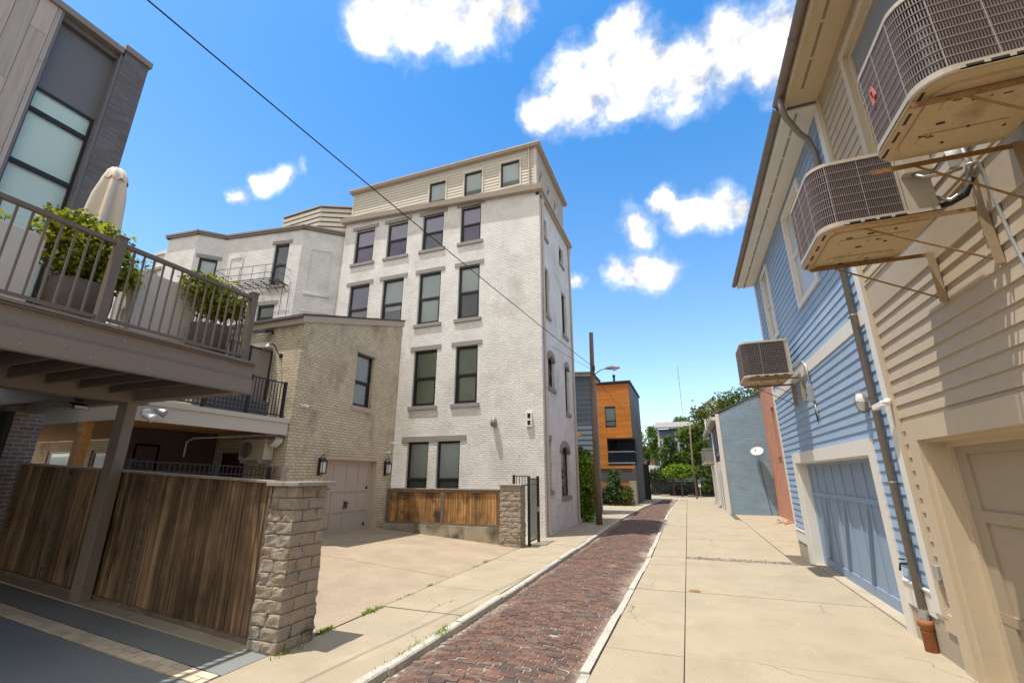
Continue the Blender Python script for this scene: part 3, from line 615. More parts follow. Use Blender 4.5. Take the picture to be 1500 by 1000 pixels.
# grass in the joints
gr = MB(); random.seed(8)
def tuft(x, y_, n, h):
    n = int(n * .6); h *= .85
    for _ in range(n):
        a = random.uniform(0, 6.28); l = h * random.uniform(.5, 1.2); b = V((x + random.gauss(0, .03), y_ + random.gauss(0, .06), -.01 if x > -5.08 else gz(x) - .01)); d = V((math.cos(a), math.sin(a), 0)); s2 = V((-d.y, d.x, 0)) * .006
        gr.quad(b - s2, b + s2, b + d * l * .35 + V((0, 0, l * .7)) + s2 * .7, b + d * l * .8 + V((0, 0, l)))
for yc, n, h in ((5.75, 90, .07), (5.9, 60, .06), (6.7, 60, .05), (6.85, 110, .07), (7.0, 60, .06), (7.6, 50, .04), (7.9, 60, .05), (8.7, 70, .05), (9.0, 30, .03), (9.7, 20, .03), (10.8, 30, .05), (11.4, 60, .06), (11.6, 40, .05), (12.8, 20, .03)): tuft(-5.03, yc, n, h)
for i in range(46): yc = random.uniform(4.9, 7.6); tuft(xl(yc) - .125, yc, random.randint(3, 16), .035)
for yc in (6.25, 6.32, 6.4): tuft(xl(yc) - .06, yc, 50, .05)
for i in range(24): yc = random.uniform(7.6, 14); tuft(xl(yc) - .125, yc, random.randint(2, 7), .025)
for i in range(10): yc = random.uniform(5.2, 9); tuft(xl(yc) + .02, yc, random.randint(2, 9), .03)
for i in range(5): tuft(-4.90 + random.gauss(0, .02), random.uniform(4.86, 5.1), 14, .06)
o = gr.build('grass', 'leaf_bright'); o['kind'] = 'stuff'; tag(o, 'short green grass growing in the pavement joints', 'grass')
ut = MB(); ut.lathe([(.11, -.02), (.11, .006), (.10, .008), (.0, .008)], (-.09, 10.1, 0), 20); tag(ut.build('valve_cover', 'rust'), 'small round rusty valve cover set in the concrete apron', 'cover')

# ---------------------------------------------------------------- stone pillars and wooden fences
def block(mb, x0, x1, y0, y1, z0, z1, amp=.016):
    n = 5; idx = {}; c = V(((x0 + x1) / 2, (y0 + y1) / 2, (z0 + z1) / 2)); h = V(((x1 - x0) / 2, (y1 - y0) / 2, (z1 - z0) / 2)); off = random.uniform(0, 50)
    def vid(i, j, k):
        if (i, j, k) in idx: return idx[(i, j, k)]
        p = [2 * t / n - 1 for t in (i, j, k)]
        # tighten spacing toward the edges, pillow each face outward, roughen it like split stone
        p = [math.copysign(abs(t) ** .6, t) for t in p]
        q = V((c.x + p[0] * h.x, c.y + p[1] * h.y, c.z + p[2] * h.z))
        for ax in (0, 1):
            if abs(p[ax]) > .999:
                o = [p[b] for b in (0, 1, 2) if b != ax]; pil = (1 - o[0] ** 4) * (1 - o[1] ** 4)
                q[ax] += math.copysign(1, p[ax]) * (-.006 + .009 * pil + amp * 1.2 * noise.noise(q * 11 + V((off, 0, 0))) + amp * .6 * noise.noise(q * 27))
        q.z -= math.copysign(.004, p[2]) if abs(p[2]) > .99 else 0
        if abs(p[2]) > .99: q.z += .004 * noise.noise(q * 9)
        mb.v.append(q); idx[(i, j, k)] = len(mb.v) - 1; return idx[(i, j, k)]
    for a in range(n):
        for b in range(n):
            for lo in (0, n):
                for (f) in (lambda s, t: (lo, s, t), lambda s, t: (s, lo, t), lambda s, t: (s, t, lo)):
                    mb.f.append([vid(*f(a, b)), vid(*f(a + 1, b)), vid(*f(a + 1, b + 1)), vid(*f(a, b + 1))])
def pillar(label, x0, x1, y0, y1, z0, z1, rows, cap, lean=0):
    t = thing('stone_pillar', label, 'pillar', ((x0 + x1) / 2, (y0 + y1) / 2, z0)); mb = MB(); h = (z1 - z0) / rows
    w, d = x1 - x0, y1 - y0
    for r in range(rows):
        a, b = z0 + r * h, z0 + (r + 1) * h; e = lean * (rows - r) / rows
        X0, X1, Y0, Y1 = x0 - e, x1 + e, y0 - e, y1 + e
        f = (.36 if r % 2 else .6) + random.uniform(-.08, .08); s1 = (.42 if r % 2 else .26) + random.uniform(-.06, .06)
        block(mb, X0, X0 + w * f, Y0, Y0 + d * .45, a, b)
        block(mb, X0 + w * f, X1, Y0, Y0 + d * s1, a, b)
        if r % 2: block(mb, X0 + w * .4, X1, Y0 + d * s1, Y1, a, b)
        else: block(mb, X0 + w * .4, X1, Y0 + d * s1, Y0 + d * (s1 + .45), a, b); block(mb, X0 + w * .4, X1, Y0 + d * (s1 + .45), Y1, a, b)
        block(mb, X0, X0 + w * .4, Y0 + d * .45, Y1, a, b)
    mb.build('blockwork', 'stone_block', t, smooth=False)
    k = MB(); k.box(*cap, z1, z1 + .055); k.build('cap', 'stone_cap', t, bevel=.006)
M['stone_cap'] = mat('stone_cap', (.33, .30, .26), .85, .15, 4, 50, .3, .004, stains=[((.13, .11, .09), 5, .55, .75, (1, 1, .2))])
random.seed(3)
pillar('tall split-stone pillar at the near end of the dark weathered fence', -5.39, -4.96, 4.88, 5.46, -.02, 1.97, 13, (-5.43, -4.86, 4.80, 5.52), .028)
pillar('rough stone pillar between the honey-coloured fence and the black iron gate', -5.68, -4.98, 13.9, 14.4, -.05, 1.80, 12, (-5.72, -4.93, 13.86, 14.44), 0)

def fence(label, x0, x1, y, zb, zt, bw, m, posts, thick=.022, rail=.09, capm='fence_cap', postm='fence_rail', seed=1):
    random.seed(seed); t = thing('wooden_fence', label, 'fence', ((x0 + x1) / 2, y, zb((x0 + x1) / 2)))
    mb = MB(); x = x0
    while x < x1 - .02:
        w_ = min(bw * random.uniform(.92, 1.06), x1 - x); j = random.uniform(0, .010); a, b = x + .002, x + w_ - random.choice((.003, .003, .005, .008))
        mb.hexa([(a, y + j, zb(a)), (b, y + j, zb(b)), (b, y + j + thick, zb(b)), (a, y + j + thick, zb(a)), (a, y + j, zt(a)), (b, y + j, zt(b)), (b, y + j + thick, zt(b)), (a, y + j + thick, zt(a))]); x += w_
    mb.build('board_panel', m, t)
    for p in posts:
        q = MB(); q.box(p[0] - p[1] / 2, p[0] + p[1] / 2, y - .035, y + .03 if p[1] < .08 else y + .07, zb(p[0]) - .02, zt(p[0]) - .005); q.build('post', p[2] if len(p) > 2 else postm, t, bevel=.004)
    c = MB(); c.hexa([(x0, y - .05, zt(x0)), (x1, y - .05, zt(x1)), (x1, y + .09, zt(x1)), (x0, y + .09, zt(x0)), (x0, y - .05, zt(x0) + .035), (x1, y - .05, zt(x1) + .035), (x1, y + .09, zt(x1) + .035), (x0, y + .09, zt(x0) + .035)]); c.build('cap_rail', capm, t, bevel=.004)
    return t
zf = lambda x: 2.0 + .048 * (-5.4 - x)
t = fence('tall dark weathered board fence running from the near stone pillar under the raised deck', -11.95, -5.42, 4.95, lambda x: gz(x) + .06, zf, .105, 'fence_dark', [(-8.02, .05), (-10.3, .05), (-5.46, .05), (-11.9, .09)], seed=4)
b = MB(); b.hexa([(-11.95, 4.92, gz(-11.95) + .012), (-5.44, 4.92, gz(-5.44) + .012), (-5.44, 4.975, gz(-5.44) + .012), (-11.95, 4.975, gz(-11.95) + .012), (-11.95, 4.92, gz(-11.95) + .075), (-5.44, 4.92, gz(-5.44) + .075), (-5.44, 4.975, gz(-5.44) + .075), (-11.95, 4.975, gz(-11.95) + .075)]); b.build('kick_board', 'fence_rail', t)
t = fence('low honey-coloured board fence with a grey cap standing on a concrete wall', -10.06, -5.70, 14.06, lambda x: .60, lambda x: 1.66, .098, 'fence_warm', [(-10.02, .12), (-7.82, .11), (-5.76, .06)], seed=6)
for za, zb_ in ((1.57, 1.66), (.545, .61)):
    b = MB(); b.box(-10.06, -5.70, 14.035, 14.06, za, zb_); b.build('rail', 'fence_rail', t)
b = MB(); b.hexa([(-10.2, 14.02, -.1), (-5.68, 14.02, -.1), (-5.68, 14.3, -.1), (-10.2, 14.3, -.1), (-10.2, 14.02, .54), (-5.68, 14.02, .54), (-5.68, 14.3, .54), (-10.2, 14.3, .54)])
M['mossy_concrete'] = mat('mossy_concrete', (.36, .31, .23), .9, .2, 2, 50, .5, .006, stains=[((.10, .09, .055), 1.7, .46, .66, (1, 1, .9)), ((.20, .17, .12), 6, .55, .75, (2, 2, .5))])
tag(b.build('retaining_wall', 'mossy_concrete', bevel=.01), 'low mildew-stained concrete wall beneath the honey-coloured fence', 'wall')

# iron gate between that pillar and the white building
t = thing('iron_gate', 'narrow black iron gate beside the rough stone pillar at the white corner', 'gate', (-4.9, 14.8, 0))
def picket_rail(t, a, b, z0, z1, step, r=.009, m='dark_metal', rails=(0, 1), post=None, top=.03):
    a, b = V(a), V(b); L_ = (b - a).length; d = (b - a) / L_; f = MB()
    for k in rails: z = z0 + (z1 - z0) * k; f.obox((a.x, a.y, a.z + z), (b.x, b.y, b.z + z), .03, top)
    f.build('rail', m, t); n = int(L_ / step)
    p = MB()
    for i in range(1, n):
        q = a + d * (L_ * i / n); p.box(q.x - r, q.x + r, q.y - r, q.y + r, q.z + z0, q.z + z1)
    p.build('pickets', m, t)
    for s_ in (post or ()):
        q = a + d * s_; k = MB(); k.box(q.x - .035, q.x + .035, q.y - .035, q.y + .035, q.z + z0 - .06, q.z + z1 + .04); k.build('post', m, t)
picket_rail(t, (-4.87, 14.45, 0), (-4.87, 15.35, 0), .12, 2.02, .1, rails=(0, .9, 1))
for yy in (14.42, 15.4):
    k = MB(); k.box(-4.91, -4.83, yy - .04, yy + .04, 0, 2.1); k.build('post', 'dark_metal', t)
k = MB(); k.box(-4.9, -4.80, 15.3, 15.36, .95, 1.1); k.build('latch', 'galv', t)
t = thing('iron_fence_panel', 'short black iron fence panel above the rough stone pillar', 'fence', (-5.2, 14.45, 1.87))
picket_rail(t, (-5.42, 14.5, 0), (-4.92, 14.46, 0), 1.84, 2.1, .085, rails=(0, 1), post=(.0,))

# ---------------------------------------------------------------- modern house with raised deck
t = thing('modern_house', 'tall modern house with vertical grey-brown cladding and a dark brick pier', 'house', (-14, 1.5, .5))
w = facing_x(-12.1)
b = MB(); n = 0; y = -6.0; random.seed(21)
while y < 3.36:
    y2 = min(y + .29, 3.36); z = 3.6 - random.uniform(0, 2)
    while z < 12.2:
        z2 = min(z + random.uniform(2.4, 3.6), 12.2); b.wbox(w, y + .004, y2 - .004, max(z, 3.6) + .004, z2 - .004, -.03, 0); z = z2
    y = y2
b.build('cladding', 'plank', t)
b = MB(); b.wbox(w, -6, 3.36, 3.4, 12.2, -.08, -.035); b.box(-20, -12.15, 5.02, 5.08, 3.3, 12.2); b.box(-20, -12.2, -6, 5.0, 12.0, 12.18); b.box(-20, -12.2, -6, 5.0, 3.36, 3.44); b.build('wall', 'dark_brick', t)
b = MB(); b.wbox(w, 3.36, 4.52, 10.2, 12.14, -.30, -.24); b.build('dark_panel', 'panel_grey', t)
b = MB(); b.wbox(w, 4.56, 5.09, 3.3, 12.28, -.32, .03); b.build('brick_pier', 'dark_brick', t)
b = MB(); b.wbox(w, 3.36, 3.40, 3.9, 12.14, -.3, 0); b.wbox(w, 4.50, 4.56, 3.9, 12.14, -.3, .0); b.build('jamb', 'panel_grey', t)
b = MB(); b.wbox(w, -6, 4.52, 12.14, 12.3, -.5, .07); b.wbox(w, 4.52, 5.13, 12.28, 12.44, -.5, .09); b.build('coping', 'bronze', t)
for z0, z1, gl in ((9.62, 10.18, 'window'), (8.32, 9.62, 'window'), (6.9, 8.32, 'window'), (5.5, 6.9, 'window'), (3.92, 5.5, 'window')):
    window(t, w, 3.42, 4.50, z0, z1, .20, .05, 'dark_metal', 'blind_pale', mid=None, gm='glass_clear', back=.6)
b = MB(); b.wbox(w, 4.68, 5.12, .45, 3.34, -.6, .02); b.build('brick_pier', 'grey_brick', t)
b = MB(); b.wbox(w, -6, 4.68, .3, 3.34, -1.2, -1.1); b.wbox(w, 4.6, 4.68, .3, 3.34, -1.1, 0); b.build('garage_recess', 'interior', t)

t = thing('raised_deck', 'raised brown timber deck with metal railing carried on a slanting-looking square post', 'deck', (-8.9, 5, .27))
lab(t, 'raised brown deck with metal railing carried above the parking pad on a square post')
YE = 5.0; XE = -6.27
b = MB(); b.box(XE - .03, XE, -4, YE, 3.33, 3.555); b.build('fascia_board', 'bronze', t)
b = MB(); b.box(XE - .07, XE - .035, -4, YE - .02, 3.55, 3.77); b.box(-12.05, XE - .04, YE - .04, YE, 3.33, 3.77); b.build('upper_fascia_board', 'bronze', t)
b = MB(); b.box(XE - .06, XE + .012, -4, YE + .01, 3.772, 3.786); b.box(XE - .03, XE + .012, -4, YE + .01, 3.313, 3.328); b.build('drip_edge', 'galv_bronze', t) if False else b.build('drip_edge', 'bronze_light', t)
b = MB(); y = -4
while y < YE - .02: b.box(-12.05, XE + .0, y, min(y + .137, YE + .01), 3.80, 3.835); y += .142
b.build('deck_boards', 'bronze', t)
b = MB()
for i in range(22):
    y = YE - .12 - i * .41; b.box(-8.78, XE - .08, y - .045, y, 3.42, 3.78)
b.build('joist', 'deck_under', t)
b = MB()
for i in range(22):
    y = YE - .12 - i * .41; b.box(-8.79, -8.76, y - .05, y + .006, 3.40, 3.60)
b.build('joist_hanger', 'bronze_light', t)
b = MB()
for i in range(8):
    y = YE - .5 - i * 1.15; b.box(-12.05, -9.03, y - .09, y, 3.38, 3.7)
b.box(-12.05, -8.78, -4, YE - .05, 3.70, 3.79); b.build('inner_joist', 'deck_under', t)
b = MB(); b.box(-9.03, -8.78, -4, YE + .05, 3.30, 3.72); b.box(-12.05, XE - .08, YE - .2, YE - .045, 3.33, 3.76); b.build('beam', 'bronze', t)
b = MB(); b.box(-9.05, -8.79, 4.74, 4.90, gz(-8.9), 3.3); b.build('post', 'bronze', t, bevel=.006)
XR_ = XE - .12
def rail_run(ya, yb):
    f = MB(); f.box(XR_ - .022, XR_ + .022, ya, yb, 3.895, 3.93); f.box(XR_ - .03, XR_ + .03, ya, yb, 4.87, 4.92); f.build('rail', 'bronze_light', t)
    n = round((yb - ya) / .125)
    for i in range(1, n):
        y = ya + (yb - ya) * i / n; k = MB(); k.box(XR_ - .01, XR_ + .01, y - .01, y + .01, 3.92, 4.88); k.build('baluster', 'bronze_light', t)
for ya, yb in ((1.08, 2.88), (2.98, 4.80)): rail_run(ya, yb)
f = MB(); f.box(XR_ - .022, XR_ + .022, -3.9, .98, 3.895, 3.93); f.box(XR_ - .03, XR_ + .03, -3.9, .98, 4.87, 4.92)
for i in range(38): y = -3.8 + i * .125; f.box(XR_ - .01, XR_ + .01, y - .01, y + .01, 3.92, 4.88)
f.build('rail', 'bronze_light', t)
f = MB(); f.box(-12.0, XR_ - .05, 4.83, 4.87, 3.895, 3.93); f.box(-12.0, XR_ - .05, 4.82, 4.88, 4.87, 4.92); f.build('rail', 'bronze_light', t)
k = MB()
for i in range(44): x = XR_ - .17 - i * .125; k.box(x - .01, x + .01, 4.84, 4.86, 3.92, 4.88)
k.build('end_baluster', 'bronze_light', t)
for y in (1.03, 2.93, 4.85):
    k = MB(); k.box(XR_ - .05, XR_ + .05, y - .05, y + .05, 3.78, 4.97); k.box(XR_ - .06, XR_ + .06, y - .06, y + .06, 4.97, 4.995); k.build('railing_post', 'bronze_light', t, bevel=.004)
k = MB()
for y in [-1 + i * .6 for i in range(10)]:
    for dy, z in ((0, 3.69), (.14, 3.62), (.05, 3.47), (.3, 3.40)): k.lathe([(.011, 0), (.006, .008)], (XE if z < 3.55 else XE - .035, y + dy, z), 8, 'x')
k.build('bolt', 'galv', t)

# floodlight under the deck, furniture and plants on it
t = thing('floodlight', 'small black floodlight fixed under the raised deck', 'light', (-9.6, 4.4, 3.36))
b = MB(); b.box(-9.72, -9.50, 4.34, 4.46, 3.30, 3.38); b.build('mount', 'dark_metal', t)
b = MB(); b.hexa([(-9.54, 4.27, 3.22), (-9.34, 4.27, 3.16), (-9.34, 4.5, 3.16), (-9.54, 4.5, 3.22), (-9.54, 4.27, 3.29), (-9.34, 4.27, 3.23), (-9.34, 4.5, 3.23), (-9.54, 4.5, 3.29)]); b.build('housing', 'dark_metal', t, bevel=.01)
b = MB(); b.hexa([(-9.339, 4.29, 3.17), (-9.328, 4.29, 3.17), (-9.328, 4.48, 3.17), (-9.339, 4.48, 3.17), (-9.339, 4.29, 3.22), (-9.328, 4.29, 3.22), (-9.328, 4.48, 3.22), (-9.339, 4.48, 3.22)]); b.build('lens', 'lamp_glass', t)
def boxplanter(label, x0, x1, y0, y1, z1):
    p = thing('box_planter', label, 'planter', ((x0 + x1) / 2, (y0 + y1) / 2, 3.835)); b = MB()
    for q in ((x0, x1, y0, y0 + .04), (x0, x1, y1 - .04, y1), (x0, x0 + .04, y0 + .04, y1 - .04), (x1 - .04, x1, y0 + .04, y1 - .04)): b.box(*q, 3.84, z1)
    b.build('shell', 'planter_white', p, bevel=.006); b = MB(); b.box(x0 + .04, x1 - .04, y0 + .04, y1 - .04, 3.84, z1 - .06); b.build('soil', 'earth', p)
boxplanter('tall pale box planter at the near end of the deck with yellow-green sprigs', -7.65, -7.15, 1.35, 2.55, 4.95)
boxplanter('tall pale box planter on the deck between the two dark stone pots', -7.65, -7.12, 3.62, 4.46, 4.98)
def pot(label, x, y, r, h):
    b = MB(); b.lathe([(r * .72, 0), (r * .95, h * .35), (r, h * .7), (r * .97, h), (r * .86, h), (r * .8, h - .06), (0, h - .06)], (x, y, 3.84), 28); o = b.build('stone_pot', 'planter_dark', None, True); tag(o, label, 'pot')
pot('round dark stone pot on the deck under the bigger green shrub by the umbrella', -7.25, 3.03, .36, .66)
pot('round dark stone pot at the far corner of the deck holding the lime shrub', -6.85, 4.56, .30, .52)
random.seed(30)
tree('potted_shrub', 'dense green shrub growing in the stone pot in front of the folded umbrella', 'shrub', (-7.25, 3.03, 4.44), [(-7.25, 2.95, 4.98, .36, .42, .38), (-7.2, 3.3, 4.85, .3, .3, .3), (-7.2, 2.75, 5.22, .25, .25, .22), (-7.2, 3.1, 5.2, .25, .3, .2)], 6000, .062, 'leaf_lime', .02, per=12, spread=.22)
tree('potted_shrub', 'lime-green leafy shrub in the stone pot at the far end of the railing', 'shrub', (-6.85, 4.56, 4.3), [(-6.85, 4.55, 4.85, .26, .34, .30), (-6.8, 4.75, 4.72, .22, .25, .22), (-6.85, 4.3, 4.98, .22, .24, .18)], 3800, .058, 'leaf_lime', .018, per=12, spread=.22)
def sprig(label, pts, x0):
    t = thing('leafy_sprig', label, 'plant', pts[0]); s_ = MB(); l_ = MB()
    for p in pts:
        tip = V(p) + V((random.gauss(0, .06), random.gauss(0, .06), random.uniform(.28, .4))); s_.tube([p, (V(p) + tip) / 2 + V((.01, .02, 0)), tip], [.006, .005, .003], 6)
        for i in range(14):
            c = V(p).lerp(tip, .25 + .75 * i / 13); a = random.uniform(0, 6.28); d = V((math.cos(a), math.sin(a), random.uniform(-.1, .7))).normalized(); n_ = d.cross(V((0, 0, 1))).normalized() * .026; l_.quad(c, c + d * .055 + n_, c + d * .14 + V((0, 0, -.015)), c + d * .055 - n_)
    s_.build('stem', 'leaf_dark', t); l_.build('leaves', 'leaf_lime', t)
sprig('bright lime sprigs growing in the near tall pale planter', [(-7.4, y, 4.85) for y in (1.75, 1.95, 2.2, 2.38)], 0)
sprig('low lime sprigs growing in the pale planter between the stone pots', [(-7.4, y, 4.84) for y in (3.75, 4.0, 4.25)], 0)
t = thing('patio_umbrella', 'closed cream patio umbrella standing on the deck behind the green shrub', 'umbrella', (-8.1, 3.42, 3.84))
b = MB(); b.tube([(-8.1, 3.42, 3.84), (-8.1, 3.42, 6.72)], .025, 10); b.build('pole', 'bronze', t)
b = MB(); b.lathe([(.3, 0), (.28, .07), (.05, .09)], (-8.1, 3.42, 3.84), 20); b.build('base', 'dark_metal', t)
b = MB(); seg = 48; prof = [(.0, 6.82), (.07, 6.80), (.115, 6.71), (.135, 6.55), (.155, 6.3), (.18, 5.9), (.215, 5.5), (.25, 5.15), (.23, 4.95)]
for i, (r, z) in enumerate(prof):
    for k in range(seg):
        a = 2 * math.pi * k / seg; dp = min(1, max(0, (6.85 - z) / .5)); rr = r * (1 + dp * (.30 * math.sin(a * 6 + z * .7) + .06 * math.sin(a * 3 + z * 2)))
        b.v.append(V((-8.1 + rr * math.cos(a) + .03 * dp * math.sin(z * 2), 3.42 + rr * 1.12 * math.sin(a), z + .03 * dp * math.sin(a * 5))))
for i in range(len(prof) - 1):
    for k in range(seg): p, q = i * seg + k, i * seg + (k + 1) % seg; b.f.append([p, q, q + seg, p + seg])
b.build('canopy', 'canvas', t, True)
b = MB(); seg = 40; prof = [(.02, 6.86), (.08, 6.84), (.135, 6.75), (.155, 6.64)]
for i, (r, z) in enumerate(prof):
    for k in range(seg):
        a = 2 * math.pi * k / seg; dd = i / 3; b.v.append(V((-8.1 + r * (1 + .12 * dd * math.sin(a * 8)) * math.cos(a), 3.42 + r * (1 + .12 * dd * math.sin(a * 8)) * math.sin(a), z - .06 * dd * abs(math.sin(a * 4)))))
for i in range(3):
    for k in range(seg): p, q = i * seg + k, i * seg + (k + 1) % seg; b.f.append([p, q, q + seg, p + seg])
b.build('vent_flap', 'canvas', t, True)

# ---------------------------------------------------------------- tan brick garage building with terrace
XG = -10.3
t = thing('garage_building', 'small tan brick building with a taupe garage door and sloping roof', 'building', (-12.5, 12, .36)); garage = t
w = facing_x(XG); rt = lambda u: 6.55 + (u - 9.6) * (7.98 - 6.55) / (14.55 - 9.6)
b = MB(); ops = [(11.18, 13.62, .2, 2.63), (12.05, 13.0, 4.38, 6.24)]
wall(b, w, 9.6, 14.55, .0, rt, ops, .22)
w2 = facing_y(9.6); wall(b, w2, -16, XG, .0, 6.55, [(-12.75, -11.75, .45, 2.75), (-12.9, -11.55, 3.7, 6.05)], .15)
b.quad((XG, 14.55, 0), (-16, 14.55, 0), (-16, 14.55, 7.98), (XG, 14.55, 7.98)); b.quad((-16, 9.6, 0), (-16, 14.55, 0), (-16, 14.55, 7.98), (-16, 9.6, 6.55))
b.build('wall', 'tan_brick', t)
b = MB(); b.hexa([(-16.2, 9.42, 6.66), (XG + .02, 9.42, 6.66), (XG + .02, 14.62, 8.17), (-16.2, 14.62, 8.17), (-16.2, 9.42, 6.74), (XG + .1, 9.42, 6.74), (XG + .1, 14.62, 8.25), (-16.2, 14.62, 8.25)]); b.build('roof', 'roofing', t)
b = MB(); b.hexa([(XG, 9.5, 6.50), (XG + .05, 9.5, 6.50), (XG + .05, 14.6, 7.97), (XG, 14.6, 7.97), (XG, 9.5, 6.70), (XG + .05, 9.5, 6.70), (XG + .05, 14.6, 8.19), (XG, 14.6, 8.19)]); b.box(-16.1, XG, 9.5, 9.6, 6.48, 6.68); b.build('roof_trim', 'taupe_trim', t)
b = MB()
for i in range(33): y = 11.13 + i * .0765; b.wbox(w, y, y + .068, 2.66, 2.88, -.01, .014)
b.build('brick_arch', 'tan_brick', t)
window(t, w, 12.05, 13.0, 4.38, 6.24, .12, .075, blind=[('blind', .0, 1.0)], mid=.47, sill=.06, smat='stone_trim2' if False else 'taupe_trim')
b = MB(); b.wbox(w, 11.98, 13.1, 6.24, 6.42, -.05, .025); b.build('lintel', 'taupe_trim', t)
# panelled garage door
def panel_door(t, w, u0, u1, z0, z1, d, m, rows, cols, name='garage_door', hardware=None, cross=False, st=.09):
    b = MB(); b.wbox(w, u0, u1, z0, z1, d - .05, d); W = (u1 - u0) / cols
    for (a, c) in rows:
        for i in range(cols):
            p, q = u0 + i * W + st / 2, u0 + (i + 1) * W - st / 2
            if i == 0: p = u0 + st * .8
            if i == cols - 1: q = u1 - st * .8
    # rails and stiles stand proud of the panel field
    zs = sorted({z0, z1, *[x for r in rows for x in r]})
    for i in range(cols + 1):
        c = u0 + i * W; hw = st / 2 if 0 < i < cols else st * .8; c = min(max(c, u0 + hw), u1 - hw); b.wbox(w, c - hw, c + hw, z0, z1, d - .01, d + .022)
    edges = [z0] + [x for r in rows for x in r] + [z1]
    for i in range(0, len(edges), 2):
        if edges[i + 1] - edges[i] > .005: b.wbox(w, u0, u1, edges[i], edges[i + 1], d - .01, d + .026)
    if cross:
        a, c = rows[0]
        for i in range(cols):
            p, q = u0 + i * W + st * .4, u0 + (i + 1) * W - st * .4
            if i % 2 == 0: b.obox(w.p(q, a + .02, d + .012), w.p(p, c - .02, d + .012), .03, .09, up=w.n)
    o = b.build(name, m, t); return o
gd = panel_door(t, w, 11.2, 13.6, .33, 2.60, -.22, 'garage_taupe', [(.45, 1.0), (1.04, 1.62), (1.80, 2.45)], 4)
for u, z, s_ in ((11.42, 1.72, 1), (13.4, 1.72, -1), (13.4, .56, -1), (11.42, .56, 1)):
    k = MB(); k.wbox(w, u - .05, u + .05, z - .035, z + .035, -.194, -.18); k.wbox(w, min(u, u + s_ * -.02), max(u, u + s_ * .02), z - .05, z + .05, -.194, -.175); k.wbox(w, min(u, u - s_ * .0), max(u, u + s_ * .24), z - .012, z + .012, -.194, -.182); k.build('strap_hinge', 'dark_metal', gd)
for u in (12.36, 12.46):
    k = MB(); k.wbox(w, u - .02, u + .02, 1.10, 1.32, -.19, -.165); k.wbox(w, u - .01, u + .12, 1.24, 1.26, -.19, -.17); k.build('pull_handle', 'dark_metal', gd)
b = MB(); b.wbox(w, 11.13, 11.2, .2, 2.66, -.2, .012); b.wbox(w, 13.6, 13.66, .2, 2.66, -.2, .012); b.wbox(w, 11.2, 13.6, 2.6, 2.66, -.2, .012); b.build('door_frame', 'garage_taupe', t)
b = MB(); frame(b, w2, -12.9, -11.55, 3.7, 6.05, .14, -.08, .02); b.build('upper_door_frame', 'white_trim', t); b = MB(); b.wbox(w2, -12.76, -11.69, 3.7, 5.91, -.12, -.07); b.build('upper_door', 'dark_metal', t)
b = MB(); frame(b, w2, -12.9, -11.65, .4, 2.9, .15, -.08, .03); b.build('lower_door_frame', 'taupe_trim', t); b = MB(); b.wbox(w2, -12.75, -11.8, .4, 2.75, -.14, -.07); b.build('lower_door', 'maroon', t)
b = MB(); random.seed(2); [block(b, -10.62, -10.29, 9.52, 9.75, 1.0 + i * .27, 1.27 + i * .27, .01) for i in range(5)]; b.build('stone_quoins', 'stone_block', t)

def lantern(label, y):
    t = thing('wall_lantern', label, 'lantern', (XG, y, 2.2), 'lanterns either side of the taupe garage door'); x = XG + .17
    b = MB(); b.box(XG, XG + .03, y - .05, y + .05, 2.12, 2.62); b.tube([(XG + .02, y, 2.50), (XG + .06, y, 2.68), (x - .03, y, 2.74), (x, y, 2.68), (x, y, 2.60)], .012, 8); b.tube([(XG + .02, y, 2.16), (XG + .1, y, 2.10), (x, y, 2.16)], .012, 8)
    b.lathe([(.0, 2.64), (.03, 2.62), (.10, 2.55), (.115, 2.53), (.115, 2.515), (0, 2.51)], (x, y, 0), 16); b.lathe([(.085, 2.16), (.10, 2.19), (.0, 2.2)], (x, y, 0), 16)
    for a in range(6): q = a * math.pi / 3; b.tube([(x + .10 * math.cos(q), y + .10 * math.sin(q), 2.18), (x + .105 * math.cos(q), y + .105 * math.sin(q), 2.53)], .008, 5)
    b.build('cage', 'dark_metal', t); b = MB(); b.lathe([(.078, 2.2), (.085, 2.5)], (x, y, 0), 6); b.build('lamp_glass', 'lamp_glass', t)
    b = MB(); b.lathe([(.012, 2.2), (.012, 2.36), (.02, 2.4), (.0, 2.44)], (x, y, 0), 8); b.build('bulb', 'pipe_white', t)
lantern('black wall lantern on the left of the taupe garage door, nearest the stone pillar', 10.87)
lantern('black wall lantern on the right of the taupe garage door, nearest the white building', 14.1)
def camera_dome(label, p, d):
    t = thing('security_camera', label, 'camera', p); p = V(p); d = V(d).normalized(); n = V((d.x, d.y, 0)).normalized()
    b = MB(); b.tube([p, p + n * .05], .045, 14); b.tube([p + n * .05, p + n * .11], .02, 8); b.build('mount', 'pipe_white', t, True)
    b = MB(); c = p + n * .13; b.tube([c - d * .07, c - d * .06, c + d * .08, c + d * .10], [.03, .045, .05, .047], 14); b.build('body', 'pipe_white', t, True)
    b = MB(); b.tube([c + d * .095, c + d * .106], .034, 14); b.build('lens', 'dark_metal', t)
camera_dome('small white security camera on the tan brick, the higher of two by the white wall', (XG, 14.28, 3.28), (.5, .5, -.4))
camera_dome('small white security camera just above the garage lantern nearest the white building', (XG, 14.12, 2.92), (.9, -.1, -.3))
camera_dome('white security camera at the tan building corner beside the terrace railing', (XG, 9.88, 4.06), (.6, .5, -.3))
